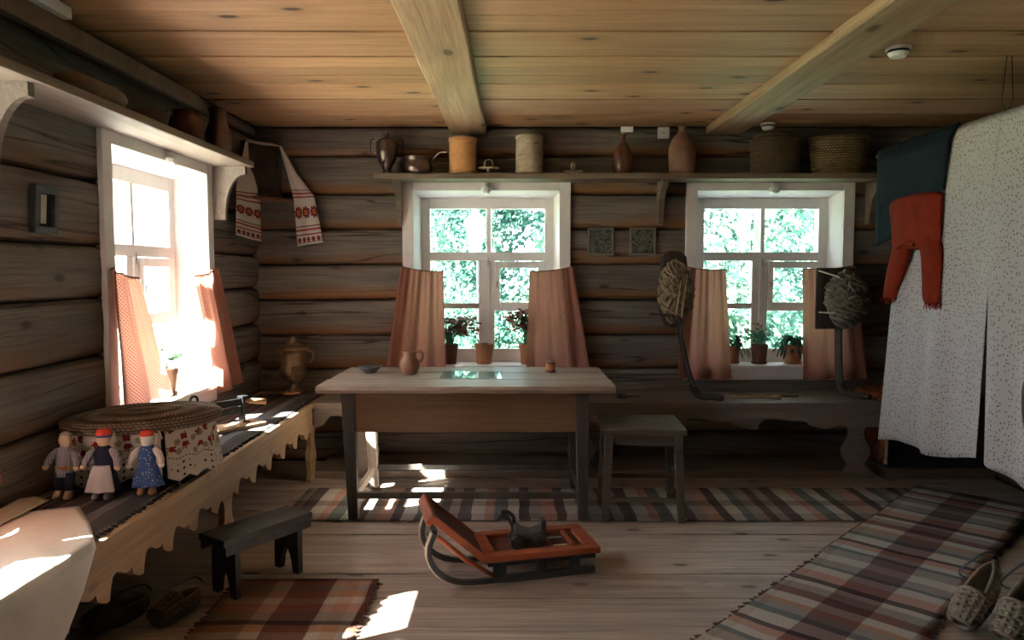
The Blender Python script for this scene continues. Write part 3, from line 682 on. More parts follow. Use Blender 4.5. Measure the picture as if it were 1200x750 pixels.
MB().lathe([(0,0),(.05,0),(.058,.01),(.070,.06),(.073,.10),(.064,.16),(.036,.21),(.018,.235),(.016,.265),(.022,.272),(.022,.282),(.0,.284)], 28).build('body', plain('brown_salt_glaze', (.13,.06,.035), .22, 0, .6, .25, 10), t, smooth=True)
MB().lathe([(0,.280),(.012,.280),(.012,.298),(0,.298)], 12).build('stopper', M['birch'], t)
t = thing('clay_flask', 'tall matt terracotta flask with short neck on the shelf', 'flask', (1.20, 5.36, SZ))
MB().lathe([(0,0),(.082,0),(.088,.01),(.092,.08),(.096,.15),(.092,.195),(.074,.245),(.044,.285),(.026,.305),(.024,.325),(.032,.332),(.030,.345),(.0,.345)], 28).build('body', plain('pale_terracotta', (.25,.135,.09), .7, 0, .3, .3, 8), t, smooth=True)
def wicker(name, a, b, su=70, sv=60):
    t = NT(name); uv = t.tc.outputs['UV']; s = t.sep(uv)
    row = t.math('FLOOR', t.math('MULTIPLY', s[1], sv)); ph = t.math('MULTIPLY', t.math('MODULO', row, 2.0), .5)
    w = t.math('SINE', t.math('MULTIPLY', t.math('ADD', t.math('MULTIPLY', s[0], su), ph), 6.283)); q = t.math('ABSOLUTE', t.math('SINE', t.math('MULTIPLY', s[1], sv*PI)))
    f = t.math('MULTIPLY', t.mr(w, -1, 1, .35, 1), q); n = t.noise(t.tc.outputs['Object'], 12, 3)
    c = t.mix(f, a, b); c = t.mix(t.mr(n, .3, .7, 0, .4), c, a); t.bump(f, .8, .008); return t.fin(c, .7, 0, .25)
M['wickerA'] = wicker('dark_coiled_wicker', (.05,.032,.02), (.27,.175,.10), 60, 70)
M['wickerB'] = wicker('straw_wicker', (.08,.05,.022), (.42,.28,.14), 38, 42)
def ripple(pts, per):
    """follow a profile adding one small bulge per coil"""
    out = []; 
    for (r0, z0), (r1, z1) in zip(pts, pts[1:]):
        L = math.hypot(r1-r0, z1-z0); k = max(1, round(L/per)); nx, nz = (z1-z0)/L, -(r1-r0)/L
        for i in range(k):
            for t, h in ((0, 0), (.25, .7), (.5, 1), (.75, .7)):
                q = (i+t)/k; out.append((max(.0005, lerp(r0, r1, q)+nx*h*per*.42), lerp(z0, z1, q)+nz*h*per*.42))
    out.append(pts[-1]); return out
t = thing('lidded_basket', 'dark coiled basket with domed lid on the shelf', 'basket', (1.865, 5.365, SZ))
MB().lathe(ripple([(.150,0),(.165,.03),(.168,.20)], .014), 40, uvs=True, ey=.72).build('body', M['wickerA'], t, smooth=True)
MB().lathe(ripple([(.176,.195),(.174,.232)], .012), 40, uvs=True, ey=.72).build('lid_rim', M['wickerA'], t, smooth=True)
MB().lathe(ripple([(.172,.235),(.135,.282),(.07,.305),(.004,.31)], .014), 40, uvs=True, ey=.72).build('lid', M['wickerA'], t, smooth=True)
MB().tube(spline([(.10,-.118,.19),(.12,-.128,.225),(.14,-.112,.235)], 4), .005, 6).build('loop', M['wickerB'], t)
t = thing('open_basket', 'wide straw coloured basket with flaring sides on the shelf', 'basket', (2.318, 5.365, SZ))
MB().lathe(ripple([(.165,0),(.185,.05),(.205,.235)], .016), 44, uvs=True, ey=.63).build('body', M['wickerB'], t, smooth=True)
MB().lathe(ripple([(.207,.235),(.208,.262)], .012) + [(.19,.262),(.17,.05),(.0,.03)], 44, uvs=True, ey=.63).build('rim', M['wickerB'], t, smooth=True)

# ------------------------------------------------------------------ side shelf, dark things on top
SL = 2.105
t = thing('wooden_trough', 'dark hollowed wooden trough on the side shelf', 'trough', (-1.745, 3.12, SL))
MB().loft([[(.075*a*math.cos(k*PI/4), y, .055+.05*a*math.sin(k*PI/4)) for k in range(8)] for y, a in ((-.20,.5),(-.17,.9),(-.08,1.05),(.08,1.05),(.17,.9),(.20,.5))]).build('body', M['shelf'], t, smooth=True)
t = thing('wooden_scoop', 'dark carved wooden scoop on the side shelf', 'scoop', (-1.745, 3.62, SL))
MB().lathe([(0,0),(.05,0),(.078,.03),(.085,.075),(.08,.08),(.05,.03),(0,.02)], 20).build('bowl', M['shelf'], t, smooth=True)
MB().tube([(0,.07,.06),(0,.15,.09),(0,.19,.12)], [.016,.012,.014], 8).build('handle', M['shelf'], t)
t = thing('clay_pot', 'round blackened clay pot on the side shelf', 'pot', (-1.745, 4.02, SL))
MB().lathe([(0,0),(.05,0),(.08,.04),(.092,.085),(.078,.13),(.06,.145),(.068,.165),(.062,.165),(.055,.145),(0,.14)], 24).build('body', M['pot_dark'], t, smooth=True)
t = thing('copper_jug', 'dark metal jug with handle at the corner end of the side shelf', 'jug', (-1.735, 4.42, SL))
MB().lathe([(0,0),(.062,0),(.075,.05),(.072,.12),(.05,.19),(.045,.23),(.056,.265),(.05,.265),(.04,.23),(0,.22)], 24).build('body', M['pewter'], t, smooth=True)
MB().tube(spline([(.0,.05,.25),(0,.10,.24),(0,.11,.17),(0,.07,.10)], 4), .008, 6).build('handle', M['pewter'], t)

# ------------------------------------------------------------------ white alarm sensors, smoke detectors, cable boxes
def sensor(label, loc, rz, fit):
    t = thing('alarm_sensor', label, 'sensor', loc, rz); t.scale = (1.35, 1.2, 1.0)
    MB().loft([[(w*math.cos(PI/8+k*PI/4), y, .036*math.sin(PI/8+k*PI/4)*h) for k in range(8)] for y, w, h in ((0,.028,1),(-.012,.030,1.05),(-.034,.026,.9),(-.044,.014,.6))]).build('housing', M['plastic'], t, bevel=.002)
    MB().box(-.012, .012, -.02, 0, .03, .05).build('mount', M['plastic'], t)
sensor('white alarm sensor on the frame of the window behind the table', (-.20, YB-.028, 2.012), 0, 1)
sensor('white alarm sensor on the frame of the window by the distaffs', (1.90, YB-.028, 2.012), 0, 1)
sensor('white alarm sensor on the frame of the sunny side window', (XL+.028, 4.05, 2.012), PI/2, 1)
def smoke(label, loc):
    t = thing('smoke_detector', label, 'detector', loc)
    MB().lathe([(0,0),(.055,0),(.055,-.012),(.048,-.014),(.046,-.028),(.034,-.045),(0,-.047)], 28).build('body', M['plastic'], t, autosm=True)
    MB().lathe([(.047,-.0145),(.0485,-.016),(.0485,-.024),(.046,-.0255)], 28).build('vent_ring', M['iron'], t)
smoke('round white smoke detector between the beam and the hanging wire', (1.80, 3.55, ZC-.004)); smoke('round white smoke detector above the dark lidded basket', (1.81, 5.36, ZC))
tag(MB().box(-.045, .045, -.022, 0, -.02, .02).build('junction_box', M['plastic'], None, bevel=.004), 'flat white junction box tilted on the top log above the small bottle', 'box'); bpy.data.objects['junction_box'].location = (.825, YB-.004, 2.452)
o = MB().box(-.042, .042, -.03, 0, -.04, .04).build('switch_box', M['plastic'], None, bevel=.005); o.location = (1.09, YB-.004, 2.425); tag(o, 'square white switch box on the top log beside the terracotta flask', 'box')
MB().lathe([(0,0),(.006,0),(.006,-.004),(0,-.004)], 10).xf(Matrix.Rotation(PI/2,4,'X') @ Matrix.Translation((0,0,.03))).build('screw_cap', M['iron'], o)
o = MB().bar((-1.78, 2.78, 2.44), (-1.78, 3.02, 2.44), .06, .05).build('cable_box', M['plastic'], None, bevel=.008); tag(o, 'long white box above the dark rail over the side shelf', 'box')

# ------------------------------------------------------------------ pictures on the walls
def carved(name, label, x):
    t = thing(name, label, 'tile', (x, YB-.002, 1.64))
    tm = NT('green_relief_tile'+label[:4]); o = tm.tc.outputs['Object']; n = tm.noise(tm.map(o, (34,34,34), loc=(x*9,0,0)), 1, 2, .5, 2.5)
    c = tm.mix(tm.mr(n, .45, .56), (.045,.05,.042), (.17,.165,.13)); tm.bump(n, 1, .012); tm.fin(c, .45, 0, .4)
    MB().box(-.092, .092, -.022, .008, -.098, .098).build('slab', tm.m, t, bevel=.004)
    f = MB()
    for a in ((-.096,.096,.086,.102),(-.096,.096,-.102,-.086),(-.096,-.082,-.086,.086),(.082,.096,-.086,.086)): f.box(a[0], a[1], -.028, .006, a[2], a[3])
    f.build('border', plain('grey_tile_rim', (.19,.175,.14), .6), t, bevel=.003)
    sw = MB(); random.seed(int(x*100))
    for _ in range(9):
        cx, cz = random.uniform(-.06,.06), random.uniform(-.06,.06); r = random.uniform(.014,.03)
        sw.tube([(cx+r*(1-.06*k)*math.cos(k*.7), -.024, cz+r*(1-.06*k)*math.sin(k*.7)) for k in range(10)], .005, 5)
    sw.build('relief', plain('tile_relief', (.16,.165,.13), .45), t)
carved('relief_tile', 'square relief tile hung nearer the table window', .640); carved('relief_tile', 'square relief tile hung nearer the tow bundle', .948)
t = thing('framed_picture', 'small black framed picture hung on the side log wall', 'picture', (XL+.012, 2.975, 1.665), rot=(.06, 0, PI/2))
f = MB()
for a in ((-.075,.075,.065,.095),(-.075,.075,-.095,-.065),(-.075,-.045,-.065,.065),(.045,.075,-.065,.065)): f.box(a[0], a[1], -.025, .0, a[2], a[3])
f.build('frame', M['blackwood'], t, bevel=.003); MB().box(-.047,.047,-.008,0,-.067,.067).build('print', M['darkhole'], t); MB().box(-.018,.016,-.0095,-.007,-.055,.06).build('pale_strip', plain('aged_paper', (.45,.40,.33), .7), t)
# ------------------------------------------------------------------ pot plants on the sills
def pot(t, r, h, mat, saucer=False, lip=.014):
    MB().lathe([(0,0),(r*.72,0),(r*.75,.004),(r*.93,h*.78),(r*.93,h*.80),(r*1.0,h*.81),(r*1.0,h),(r*.9,h),(r*.86,h*.88),(0,h*.88)], 24).build('pot', mat, t, autosm=True)
    MB().lathe([(0,h*.885),(r*.86,h*.885),(r*.5,h*.91),(0,h*.92)], 16).build('soil', M['soil'], t)
    if saucer: MB().lathe([(0,-.004),(r*.8,-.004),(r*.95,.014),(r*.92,.016),(r*.7,.004),(0,.003)], 24).build('saucer', mat, t)
def lf(name, c, tr=.35):
    t = NT(name); n = t.noise(t.tc.outputs['Object'], 25, 3); col = t.mix(t.mr(n, .3, .7), tuple(k*.7 for k in c), tuple(k*1.3 for k in c)); t.fin(col, .45, 0, .4); t.translucent(tuple(min(1,k*2.2) for k in c), tr); return t.m
M['oxalis'] = lf('purple_oxalis_leaf', (.15,.035,.028)); M['oxgreen'] = lf('green_leaf', (.05,.13,.05)); M['cactus'] = lf('dark_green_leaf', (.035,.13,.075), .4)
def oxalis(t, z, n, spread, hgt, mat, seed, bias=(0,0), stemmat=None):
    random.seed(seed); L = MB(); S = MB()
    for i in range(n):
        a = random.uniform(0, 6.28); r = spread*random.random()**.6; h = hgt*random.uniform(.45, 1)
        e = Vector((math.cos(a)*r+bias[0], math.sin(a)*r*.6+bias[1], z+h)); S.tube(spline([(math.cos(a)*.02, math.sin(a)*.02, z-.01), (math.cos(a)*r*.4, math.sin(a)*r*.3, z+h*.7), e], 3), .0018, 4)
        sz = random.uniform(.036, .056); yaw = random.uniform(0, 6.28); tilt = Vector((random.uniform(-.5,.5), random.uniform(-.7,.1), 1)).normalized(); q = Vector((0,0,1)).rotation_difference(tilt)
        for k in range(3):
            b = yaw + k*2.094; pts = [(0,0,0), (math.cos(b-.55)*sz*.95, math.sin(b-.55)*sz*.95, .004), (math.cos(b)*sz*.8, math.sin(b)*sz*.8, -.006), (math.cos(b+.55)*sz*.95, math.sin(b+.55)*sz*.95, .004)]
            j = len(L.v); L.v += [tuple(e + q @ Vector(p)) for p in pts]; L.f += [(j,j+1,j+2),(j,j+2,j+3)]
    S.build('stems', stemmat or M['oxgreen'], t); L.build('foliage', mat, t)['kind'] = 'stuff'
SILL = .728
t = thing('potted_oxalis', 'purple leaved plant in dark pot half hidden by the jug side curtain', 'plant', (-.478, 5.545, SILL)); pot(t, .062, .15, M['pot_dark']); oxalis(t, .135, 60, .14, .22, M['oxalis'], 3, (.07,-.02))
t = thing('potted_sprout', 'terracotta pot with only a few sprouts on the sill', 'plant', (-.222, 5.55, SILL)); pot(t, .075, .150, M['terracotta'])
s = MB(); s.tube(spline([(-.03,0,.13),(-.05,-.01,.18),(-.075,-.01,.205),(-.10,0,.205)], 4), [.003+.003*(k % 5)/5 for k in range(13)], 5); s.tube(spline([(.05,0,.13),(.08,0,.17),(.12,-.01,.19)], 4), .003, 5); s.tube(spline([(-.02,0,.13),(-.01,0,.15),(.03,0,.152)], 4), .0035, 5); s.build('sprouts', M['oxgreen'], t)
t = thing('potted_oxalis', 'purple leaved plant in terracotta pot half hidden by the cup side curtain', 'plant', (.105, 5.545, SILL)); pot(t, .068, .150, M['terracotta']); oxalis(t, .135, 60, .13, .26, M['oxalis'], 5, (-.03,0))
t = thing('potted_oxalis', 'dark pot of small leaved plant with red tips between two trailing plants', 'plant', (1.845, 5.55, SILL)); pot(t, .064, .145, M['pot_dark'], True); oxalis(t, .13, 22, .09, .12, M['cactus'], 8); oxalis(t, .13, 5, .12, .20, M['oxalis'], 9, (-.06,0))
def trailing(t, z, n, seed, spread, bias, drop=.12):
    random.seed(seed); L = MB()
    for i in range(n):
        a = random.uniform(-.3, 3.44) if i % 3 else random.uniform(0, 6.28); r = spread*random.uniform(.6, 1.2); P = spline([(0,0,z), (math.cos(a)*r*.5+bias*.4, -abs(math.sin(a))*r*.3, z+random.uniform(.03,.09)), (math.cos(a)*r+bias, -abs(math.sin(a))*r*.45-.01, z-random.uniform(-.04, drop))], 6)
        L.tube(P, [.004+.008*abs(math.sin(k*1.05)) for k in range(len(P))], 6, flat=.35)
    L.build('trailing_stems', M['cactus'], t, smooth=True)
t = thing('potted_cactus', 'trailing green holiday cactus hanging beside the left curtain of the distaffs', 'plant', (1.655, 5.575, SILL)); pot(t, .055, .13, M['terracotta'], True); trailing(t, .125, 16, 4, .13, .02, .10)
t = thing('potted_cactus', 'green trailing cactus in terracotta pot against the grey yarn curtain', 'plant', (2.10, 5.55, SILL)); pot(t, .072, .140, M['terracotta'], True); trailing(t, .135, 26, 6, .15, -.02, .10)
t = thing('potted_seedling', 'pale clay pot with thin seedling glowing on the sunny side sill', 'plant', (-1.965, 4.13, SILL)); pot(t, .080, .15, plain('pale_clay', (.26,.13,.07), .8), True)
oxalis(t, .13, 9, .09, .17, M['oxgreen'], 12)

# ------------------------------------------------------------------ samovar
t = thing('samovar', 'tarnished brass samovar with scroll handles in the bench corner', 'samovar', (-1.575, 5.27, BZ+.012))
MB().box(-.062, .062, -.062, .062, 0, .02).build('base', M['copper'], t, bevel=.006)
MB().lathe([(.055,.02),(.05,.032),(.028,.045),(.024,.075),(.035,.092),(.075,.115),(.098,.15),(.100,.18),(.085,.205),(.082,.215),(.086,.29),(.095,.318),(.112,.328),(.110,.336),(.06,.340)], 32).build('body', M['copper'], t, smooth=True)
MB().lathe([(.105,.336),(.085,.350),(.048,.362),(.03,.372)], 28).build('lid', M['copper'], t, smooth=True)
MB().lathe([(.03,.362),(.034,.375),(.022,.388),(.024,.402),(.012,.415),(0,.418)], 20).build('crown', M['copper'], t, smooth=True)
for s in (-1, 1): MB().tube(spline([(s*.088,0,.235),(s*.125,0,.235),(s*.145,0,.285),(s*.125,0,.312),(s*.095,0,.31)], 5), .008, 8).build('handle', M['copper'], t, smooth=True)
sp = MB().tube([(.035,-.08,.155),(.045,-.135,.150),(.047,-.145,.12)], [.012,.011,.009], 10).build('tap', M['copper'], t, smooth=True)
MB().tube(spline([(.043,-.118,.155),(.043,-.118,.19),(.03,-.118,.205),(.055,-.118,.215)], 3), .005, 6).build('tap_key', M['copper'], sp)

# ------------------------------------------------------------------ bench cloths
def draped(name, label, cat, mat, pts, nu, nv, w, h, z=lambda s, t: 0, solid=.004):
    """bilinear patch rows of points"""
    rows = [[Vector(p) for p in r] for r in pts]
    def fn(s, t):
        k = t*(len(rows)-1); i = min(int(k), len(rows)-2); f = k-i
        def ev(r):
            q = s*(len(r)-1); j = min(int(q), len(r)-2); return r[j].lerp(r[j+1], q-j)
        p = ev(rows[i]).lerp(ev(rows[i+1]), f); p = p + Vector((0,0,z(s,t))); return p
    o = MB().grid(fn, nu, nv, w, h).build(name, mat, None, smooth=True, solid=solid); return tag(o, label, cat)
nz = lambda a, b, c=0: mnoise.noise(Vector((a, b, c)))
o = draped('bench_runner', 'dark striped woven runner covering the side bench', 'runner', M['runner'],
    [[(x+ (.012*nz(y*5, 3) if k == 4 else 0), y, BZ+.004) for k, x in enumerate((-1.86, -1.75, -1.62, -1.5, -1.395))] for y in [1.2+.1*i for i in range(42)]], 20, 80, 1, 1, lambda s, t: .0025*(1+nz(s*6, t*40)))
# give the runner lengthwise stripes: u across, v along
ul = o.data.uv_layers[0].data
for L in o.data.loops: p = o.data.vertices[L.vertex_index].co; ul[L.index].uv = (p.x+1.9, p.y)
f = MB()
for k in range(150):
    y = 1.25+4.0*k/150+random.uniform(-.01,.01); f.tube([(-1.40, y, BZ+.006), (-1.378+random.uniform(-.006,.006), y+random.uniform(-.008,.008), BZ+.005)], [.006,.003], 4)
f.build('selvedge', cloth('black_yarn', (.03,.03,.035)), o)['kind'] = 'stuff'
M['linen'] = cloth('white_linen', (.72,.68,.62), .9, .2, .05); M['weave'] = plaid('cream_ribbed_weave', [(0,(.62,.54,.42)),(.5,(.42,.35,.26))], [(0,(1,1,1)),(.5,(.95,.95,.95))], .016, .3, 1.0)
Z1 = BZ+.014
draped('linen_runner', 'white linen cloth lying over the bench edge in the sun', 'cloth', M['linen'],
    [[(-1.80,2.62,Z1), (-1.61,2.70,Z1+.002), (-1.48,2.54,Z1-.002), (-1.368,2.37,Z1-.004), (-1.354,2.35,BZ-.01), (-1.35,2.27,.42), (-1.354,2.17,.31)],
     [(-1.80,2.2,Z1), (-1.61,2.2,Z1+.006), (-1.48,2.1,Z1+.004), (-1.372,2.0,Z1), (-1.344,2.0,BZ-.03), (-1.338,2.0,.39), (-1.34,2.0,.26)],
     [(-1.80,1.4,Z1), (-1.61,1.4,Z1), (-1.48,1.4,Z1), (-1.372,1.4,Z1), (-1.348,1.4,BZ-.03), (-1.345,1.4,.38), (-1.348,1.4,.27)]], 36, 30, .7, 1.2, lambda s, t: .004*(1+nz(s*5, t*7)))
draped('ribbed_cloth', 'cream ribbed woven cloth beside the white linen', 'cloth', M['weave'],
    [[(-1.86,2.745,Z1+.02), (-1.80,2.745,Z1+.03), (-1.742,2.735,Z1+.020)], [(-1.86,2.6,Z1+.014), (-1.80,2.6,Z1+.02), (-1.745,2.56,Z1+.016)], [(-1.86,2.3,Z1+.012), (-1.80,2.3,Z1+.014), (-1.75,2.3,Z1+.012)]], 14, 16, .5, .3)

# ------------------------------------------------------------------ round basket with embroidered cloth and the dolls
BC = Vector((-1.592, 3.165, BZ+.013)); RX, RY = .31, .245
t = thing('cloth_covered_basket', 'round basket with coiled lid and embroidered lace cloth hanging round it', 'basket', BC, rot=(0,0,.63))
MB().lathe([(0,0),(.80,0),(.88,.03),(.90,.225),(0,.225)], 40, ex=RX, ey=RY).build('body', M['darkhole'], t)
rim = [(1.0,.232),(1.02,.238),(1.0,.244),(1.02,.250),(1.0,.256),(1.02,.262),(.99,.268)]
lidp = []
for k in range(20):
    r = lerp(.985, .03, k/19); lidp += [(r, .268+.018*(1-r*r)), (r-.022, .275+.018*(1-r*r))]
m = MB().lathe([(.90,.222),(.99,.226)] + rim + lidp + [(.005,.287)], 64, ex=RX, ey=RY, uvs=True)
M['lid'] = wicker('brown_coiled_lid', (.06,.04,.026), (.33,.225,.15), 16, 22)
m.build('lid', M['lid'], t, smooth=True)
def lacemat():
    q = NT('embroidered_lace'); s = q.sep(q.tc.outputs['UV']); u, v = s[0], s[1]
    pet = q.vor(q.map(q.tc.outputs['UV'], (1,1,1)), 17, .75, dim='2D'); fine = q.vor(q.tc.outputs['UV'], 60, .6, dim='2D')
    up = q.mr(v, .085, .095)                                   # embroidered upper half
    f = q.math('MULTIPLY', q.mr(q.math('ADD', pet, q.mr(fine, 0, .6, -.12, .12)), .26, .32, 1, 0), up)
    c = q.mix(f, (.60,.52,.44), (.26,.025,.03))
    g = q.math('MULTIPLY', q.mr(q.vor(q.map(q.tc.outputs['UV'], (1,1,1), loc=(.03,.02,0)), 17, .75, dim='2D'), .2, .26, .8, 0), up); c = q.mix(g, c, (.20,.19,.11))
    # openwork: little dark diamonds and a dotted drawn thread line
    a = q.math('ABSOLUTE', q.math('SUBTRACT', q.math('FRACT', q.math('MULTIPLY', u, 36)), .5)); b = q.math('ABSOLUTE', q.math('SUBTRACT', q.math('FRACT', q.math('MULTIPLY', v, 36)), .5))
    dia = q.mr(q.math('ADD', a, b), .22, .28, 1, 0); big = q.math('ADD', q.math('ABSOLUTE', q.math('SUBTRACT', q.math('FRACT', q.math('MULTIPLY', u, 7)), .5)), q.math('MULTIPLY', q.math('ABSOLUTE', q.math('SUBTRACT', v, .045)), 10))
    low = q.math('MULTIPLY', q.math('MULTIPLY', dia, q.mr(big, .40, .45, 1, 0)), q.mr(v, .082, .086, 1, 0)); c = q.mix(low, c, (.05,.02,.02))
    ln_ = q.math('MULTIPLY', q.mr(q.math('ABSOLUTE', q.math('SUBTRACT', v, .092)), .002, .003, 1, 0), q.mr(q.math('FRACT', q.math('MULTIPLY', u, 70)), .45, .55)); c = q.mix(ln_, c, (.04,.03,.03))
    q.fin(c, .95, 0, .1); q.translucent(c, .2); return q.m
M['lace'] = lacemat()
def skirt(a0, a1, zt, zb, seed, par):
    def fn(s, tt):
        a = lerp(a0, a1, s); fold = .035*math.sin(a*9+seed)*tt + .02*math.sin(a*17+seed)*tt
        zig = .022*abs(((s*(a1-a0)*3.2) % 1)-.5)*2
        e = .93+.06*tt+fold; z = lerp(zt, zb+zig, tt)
        return (RX*e*math.cos(a), RY*e*math.sin(a), z)
    L = (a1-a0)*.29; m = MB().grid(lambda s, tt: fn(s, 1-tt), 90, 10, L, zt-zb); m.build('lace_cloth', M['lace'], par, smooth=True, solid=.002)
skirt(-1.45, .25, .232, .010, 1.0, t); skirt(-3.3, -2.25, .232, .008, 2.2, t); skirt(-2.2, -1.5, .232, .03, .3, t)
MB().tube([(-.15,-.215,.21),(-.148,-.226,.245),(-.144,-.23,.225),(-.14,-.224,.205)], .003, 5).build('tie_string', M['linen'], t)
MB().tube([(.0,-.24,.18),(.0,-.262,.22),(.01,-.262,.235),(.02,-.258,.20)], .003, 5).build('tie_string', M['linen'], t)

def doll(label, loc, rz, lean, H_, top, bottom, headcol, hat, hatband, arms, shoes, skirt_=False, apron=None):
    """H_ total height. y- is the front"""
    r = thing('rag_doll', label, 'doll', loc, rot=(lean, 0, rz), group='three rag dolls on the bench')
    k = H_/.26
    def E(rings): return [[(cx+rx*math.cos(a*PI/6), cy+ry*math.sin(a*PI/6), z) for a in range(12)] for cx, cy, z, rx, ry in [tuple(v*k for v in q) for q in rings]]
    MB().loft(E([(0,0,.195,.012,.012),(0,0,.203,.019,.018),(0,-.002,.222,.024,.022),(0,-.001,.240,.022,.021),(0,0,.252,.012,.012),(0,0,.256,.004,.004)])).build('head', headcol, r, smooth=True)
    if hat: 
        MB().loft(E([(0,0,.236,.026,.025),(0,0,.246,.027,.026),(0,0,.258,.024,.023),(0,0,.263,.010,.010)])).build('cap', hat, r, smooth=True)
        MB().loft(E([(0,0,.231,.0262,.0252),(0,0,.239,.0275,.0265)])).build('cap_band', hatband, r)
    else: MB().loft(E([(0,.003,.236,.0245,.0225),(0,.002,.246,.022,.021),(0,.002,.256,.012,.012),(0,0,.259,.004,.004)])).build('hair', cloth('grey_yarn_hair', (.28,.25,.21)), r, smooth=True)
    body = MB().loft(E([(0,0,.085,.040,.026),(0,0,.11,.036,.025),(0,0,.14,.034,.024),(0,0,.175,.037,.023),(0,0,.195,.026,.018),(0,0,.203,.012,.012)])).build('bodice', top, r, smooth=True)
    for s in (-1, 1):
        a = MB().tube([Vector(p)*k for p in ((s*.028,0,.185),(s*.048,-.006,.165),(s*.060,-.014,.140),(s*.062,-.02,.125))], [.013*k,.015*k,.013*k,.011*k], 10).build('arm', arms, r, smooth=True)
        MB().loft(E([(s*.062,-.022,.128,.012,.010),(s*.063,-.023,.120,.012,.011),(s*.063,-.024,.112,.006,.006)])).build('hand', headcol, a, smooth=True)
    if skirt_:
        def fn(s, t):
            a = 2*PI*s; e = 1+.09*math.sin(a*7)*t; R = lerp(.034, .060, t**.8)*k*e; return (R*math.cos(a), R*.66*math.sin(a), lerp(.125, .034, t)*k)
        MB().grid(fn, 56, 8).build('skirt', bottom, r, smooth=True, solid=.002)
        if apron:
            def fa(s, t):
                a = lerp(-2.5, -.62, s); e = 1.06+.09*math.sin(a*7)*t; R = lerp(.035, .061, t**.8)*k*e; return (R*math.cos(a), R*.68*math.sin(a), lerp(.128, .030, t)*k)
            MB().grid(fa, 28, 8).build('apron', apron, r, smooth=True, solid=.002)
    else:
        for s in (-1, 1): MB().tube([Vector(p)*k for p in ((s*.019,0,.10),(s*.021,-.002,.07),(s*.021,-.003,.034))], [.022*k,.021*k,.019*k], 10).build('trouser_leg', bottom, r, smooth=True)
    for s in (-1, 1):
        MB().loft(E([(s*.021,-.003,.040,.012,.012),(s*.021,-.006,.022,.015,.018),(s*.022,-.010,.010,.017,.024),(s*.022,-.010,.0,.014,.020)])).build('foot', shoes, r, smooth=True)
    return r
def stripe(name, a, b, n):
    t = NT(name); s = t.sep(t.tc.outputs['Object']); f = t.mr(t.math('SINE', t.math('MULTIPLY', s[0], n)), -.2, .2); return t.fin(t.mix(f, a, b), .9, 0, .1)
def dots(name, a, b, sc):
    t = NT(name); d = t.vor(t.tc.outputs['Object'], sc, .6); return t.fin(t.mix(t.mr(d, .2, .27, 1, 0), a, b), .9, 0, .1)
BLUE, NAVY, RED = dots('blue_print', (.045,.085,.22), (.45,.45,.5), 90), cloth('navy_wool', (.022,.026,.05)), cloth('red_felt', (.50,.05,.03))
M['shirt'] = stripe('grey_striped_shirt', (.30,.28,.31), (.17,.16,.19), 700)
felt = cloth('tan_felt', (.30,.21,.14)); greyf = cloth('grey_felt', (.16,.145,.13))
doll('rag doll boy in grey striped shirt and dark trousers', (-1.740, 2.825, BZ+.012), -.1, -.08, .262, M['shirt'], NAVY, M['skin'], None, None, M['shirt'], felt)
o = bpy.data.objects['rag_doll']; MB().loft([[(.039*math.cos(a*PI/6), .028*math.sin(a*PI/6), z) for a in range(12)] for z in (.118,.126)]).build('rope_belt', cloth('orange_braid', (.34,.16,.05)), o)
MB().tube([(.004,-.028,.12),(.016,-.032,.115),(.022,-.034,.13),(.024,-.034,.112)], .004, 6).build('belt_tassel', bpy.data.materials['orange_braid'], o)
doll('rag doll with red cap, navy bodice and pale grey apron', (-1.588, 2.825, BZ+.012), .0, -.06, .268, NAVY, NAVY, M['skin'], RED, cloth('blue_band', (.05,.07,.2)), M['shirt'], greyf, True, cloth('pale_apron', (.40,.38,.385)))
doll('rag doll in blue printed dress with white sleeves and red cap', (-1.448, 2.885, BZ+.012), .15, -.05, .25, BLUE, BLUE, M['linen'], RED, M['linen'], cloth('white_sleeve_red_cuff', (.55,.48,.44)), felt, True)

# ------------------------------------------------------------------ iron press on a board
t = thing('crimping_press', 'black iron linen press with wooden handle on a board', 'press', (-1.585, 4.10, BZ+.012), math.atan2(.31, .207))
MB().box(-.21, .19, -.075, .075, 0, .018).build('base_board', M['bench'], t, bevel=.004)
for s in (0, 1): MB().box(-.19, .10, .025-.006, .025+.006, .07+s*.045, .11+s*.047).build('roller_bar', M['iron'], t, bevel=.003)
for x in (-.19, .10): MB().box(x-.008, x+.008, .005, .05, .018, .165).build('upright', M['iron'], t, bevel=.002)
MB().box(.085, .125, .0, .05, .160, .170).build('cap_plate', M['iron'], t)
MB().box(.095, .135, .005, .045, .018, .024).build('foot', M['iron'], t)
MB().tube([(-.20+.022*math.cos(a*.5), .025, .185+.024*math.sin(a*.5)) for a in range(-3, 9)], .007, 6).build('hook', M['iron'], t, smooth=True)
MB().tube([(.105,.02,.14),(.15,.0,.135),(.22,-.03,.125)], [.010,.016,.017], 10).build('handle', wood('worn_handle', (.3,.18,.1), (.42,.28,.17), 'x', 3), t, smooth=True)
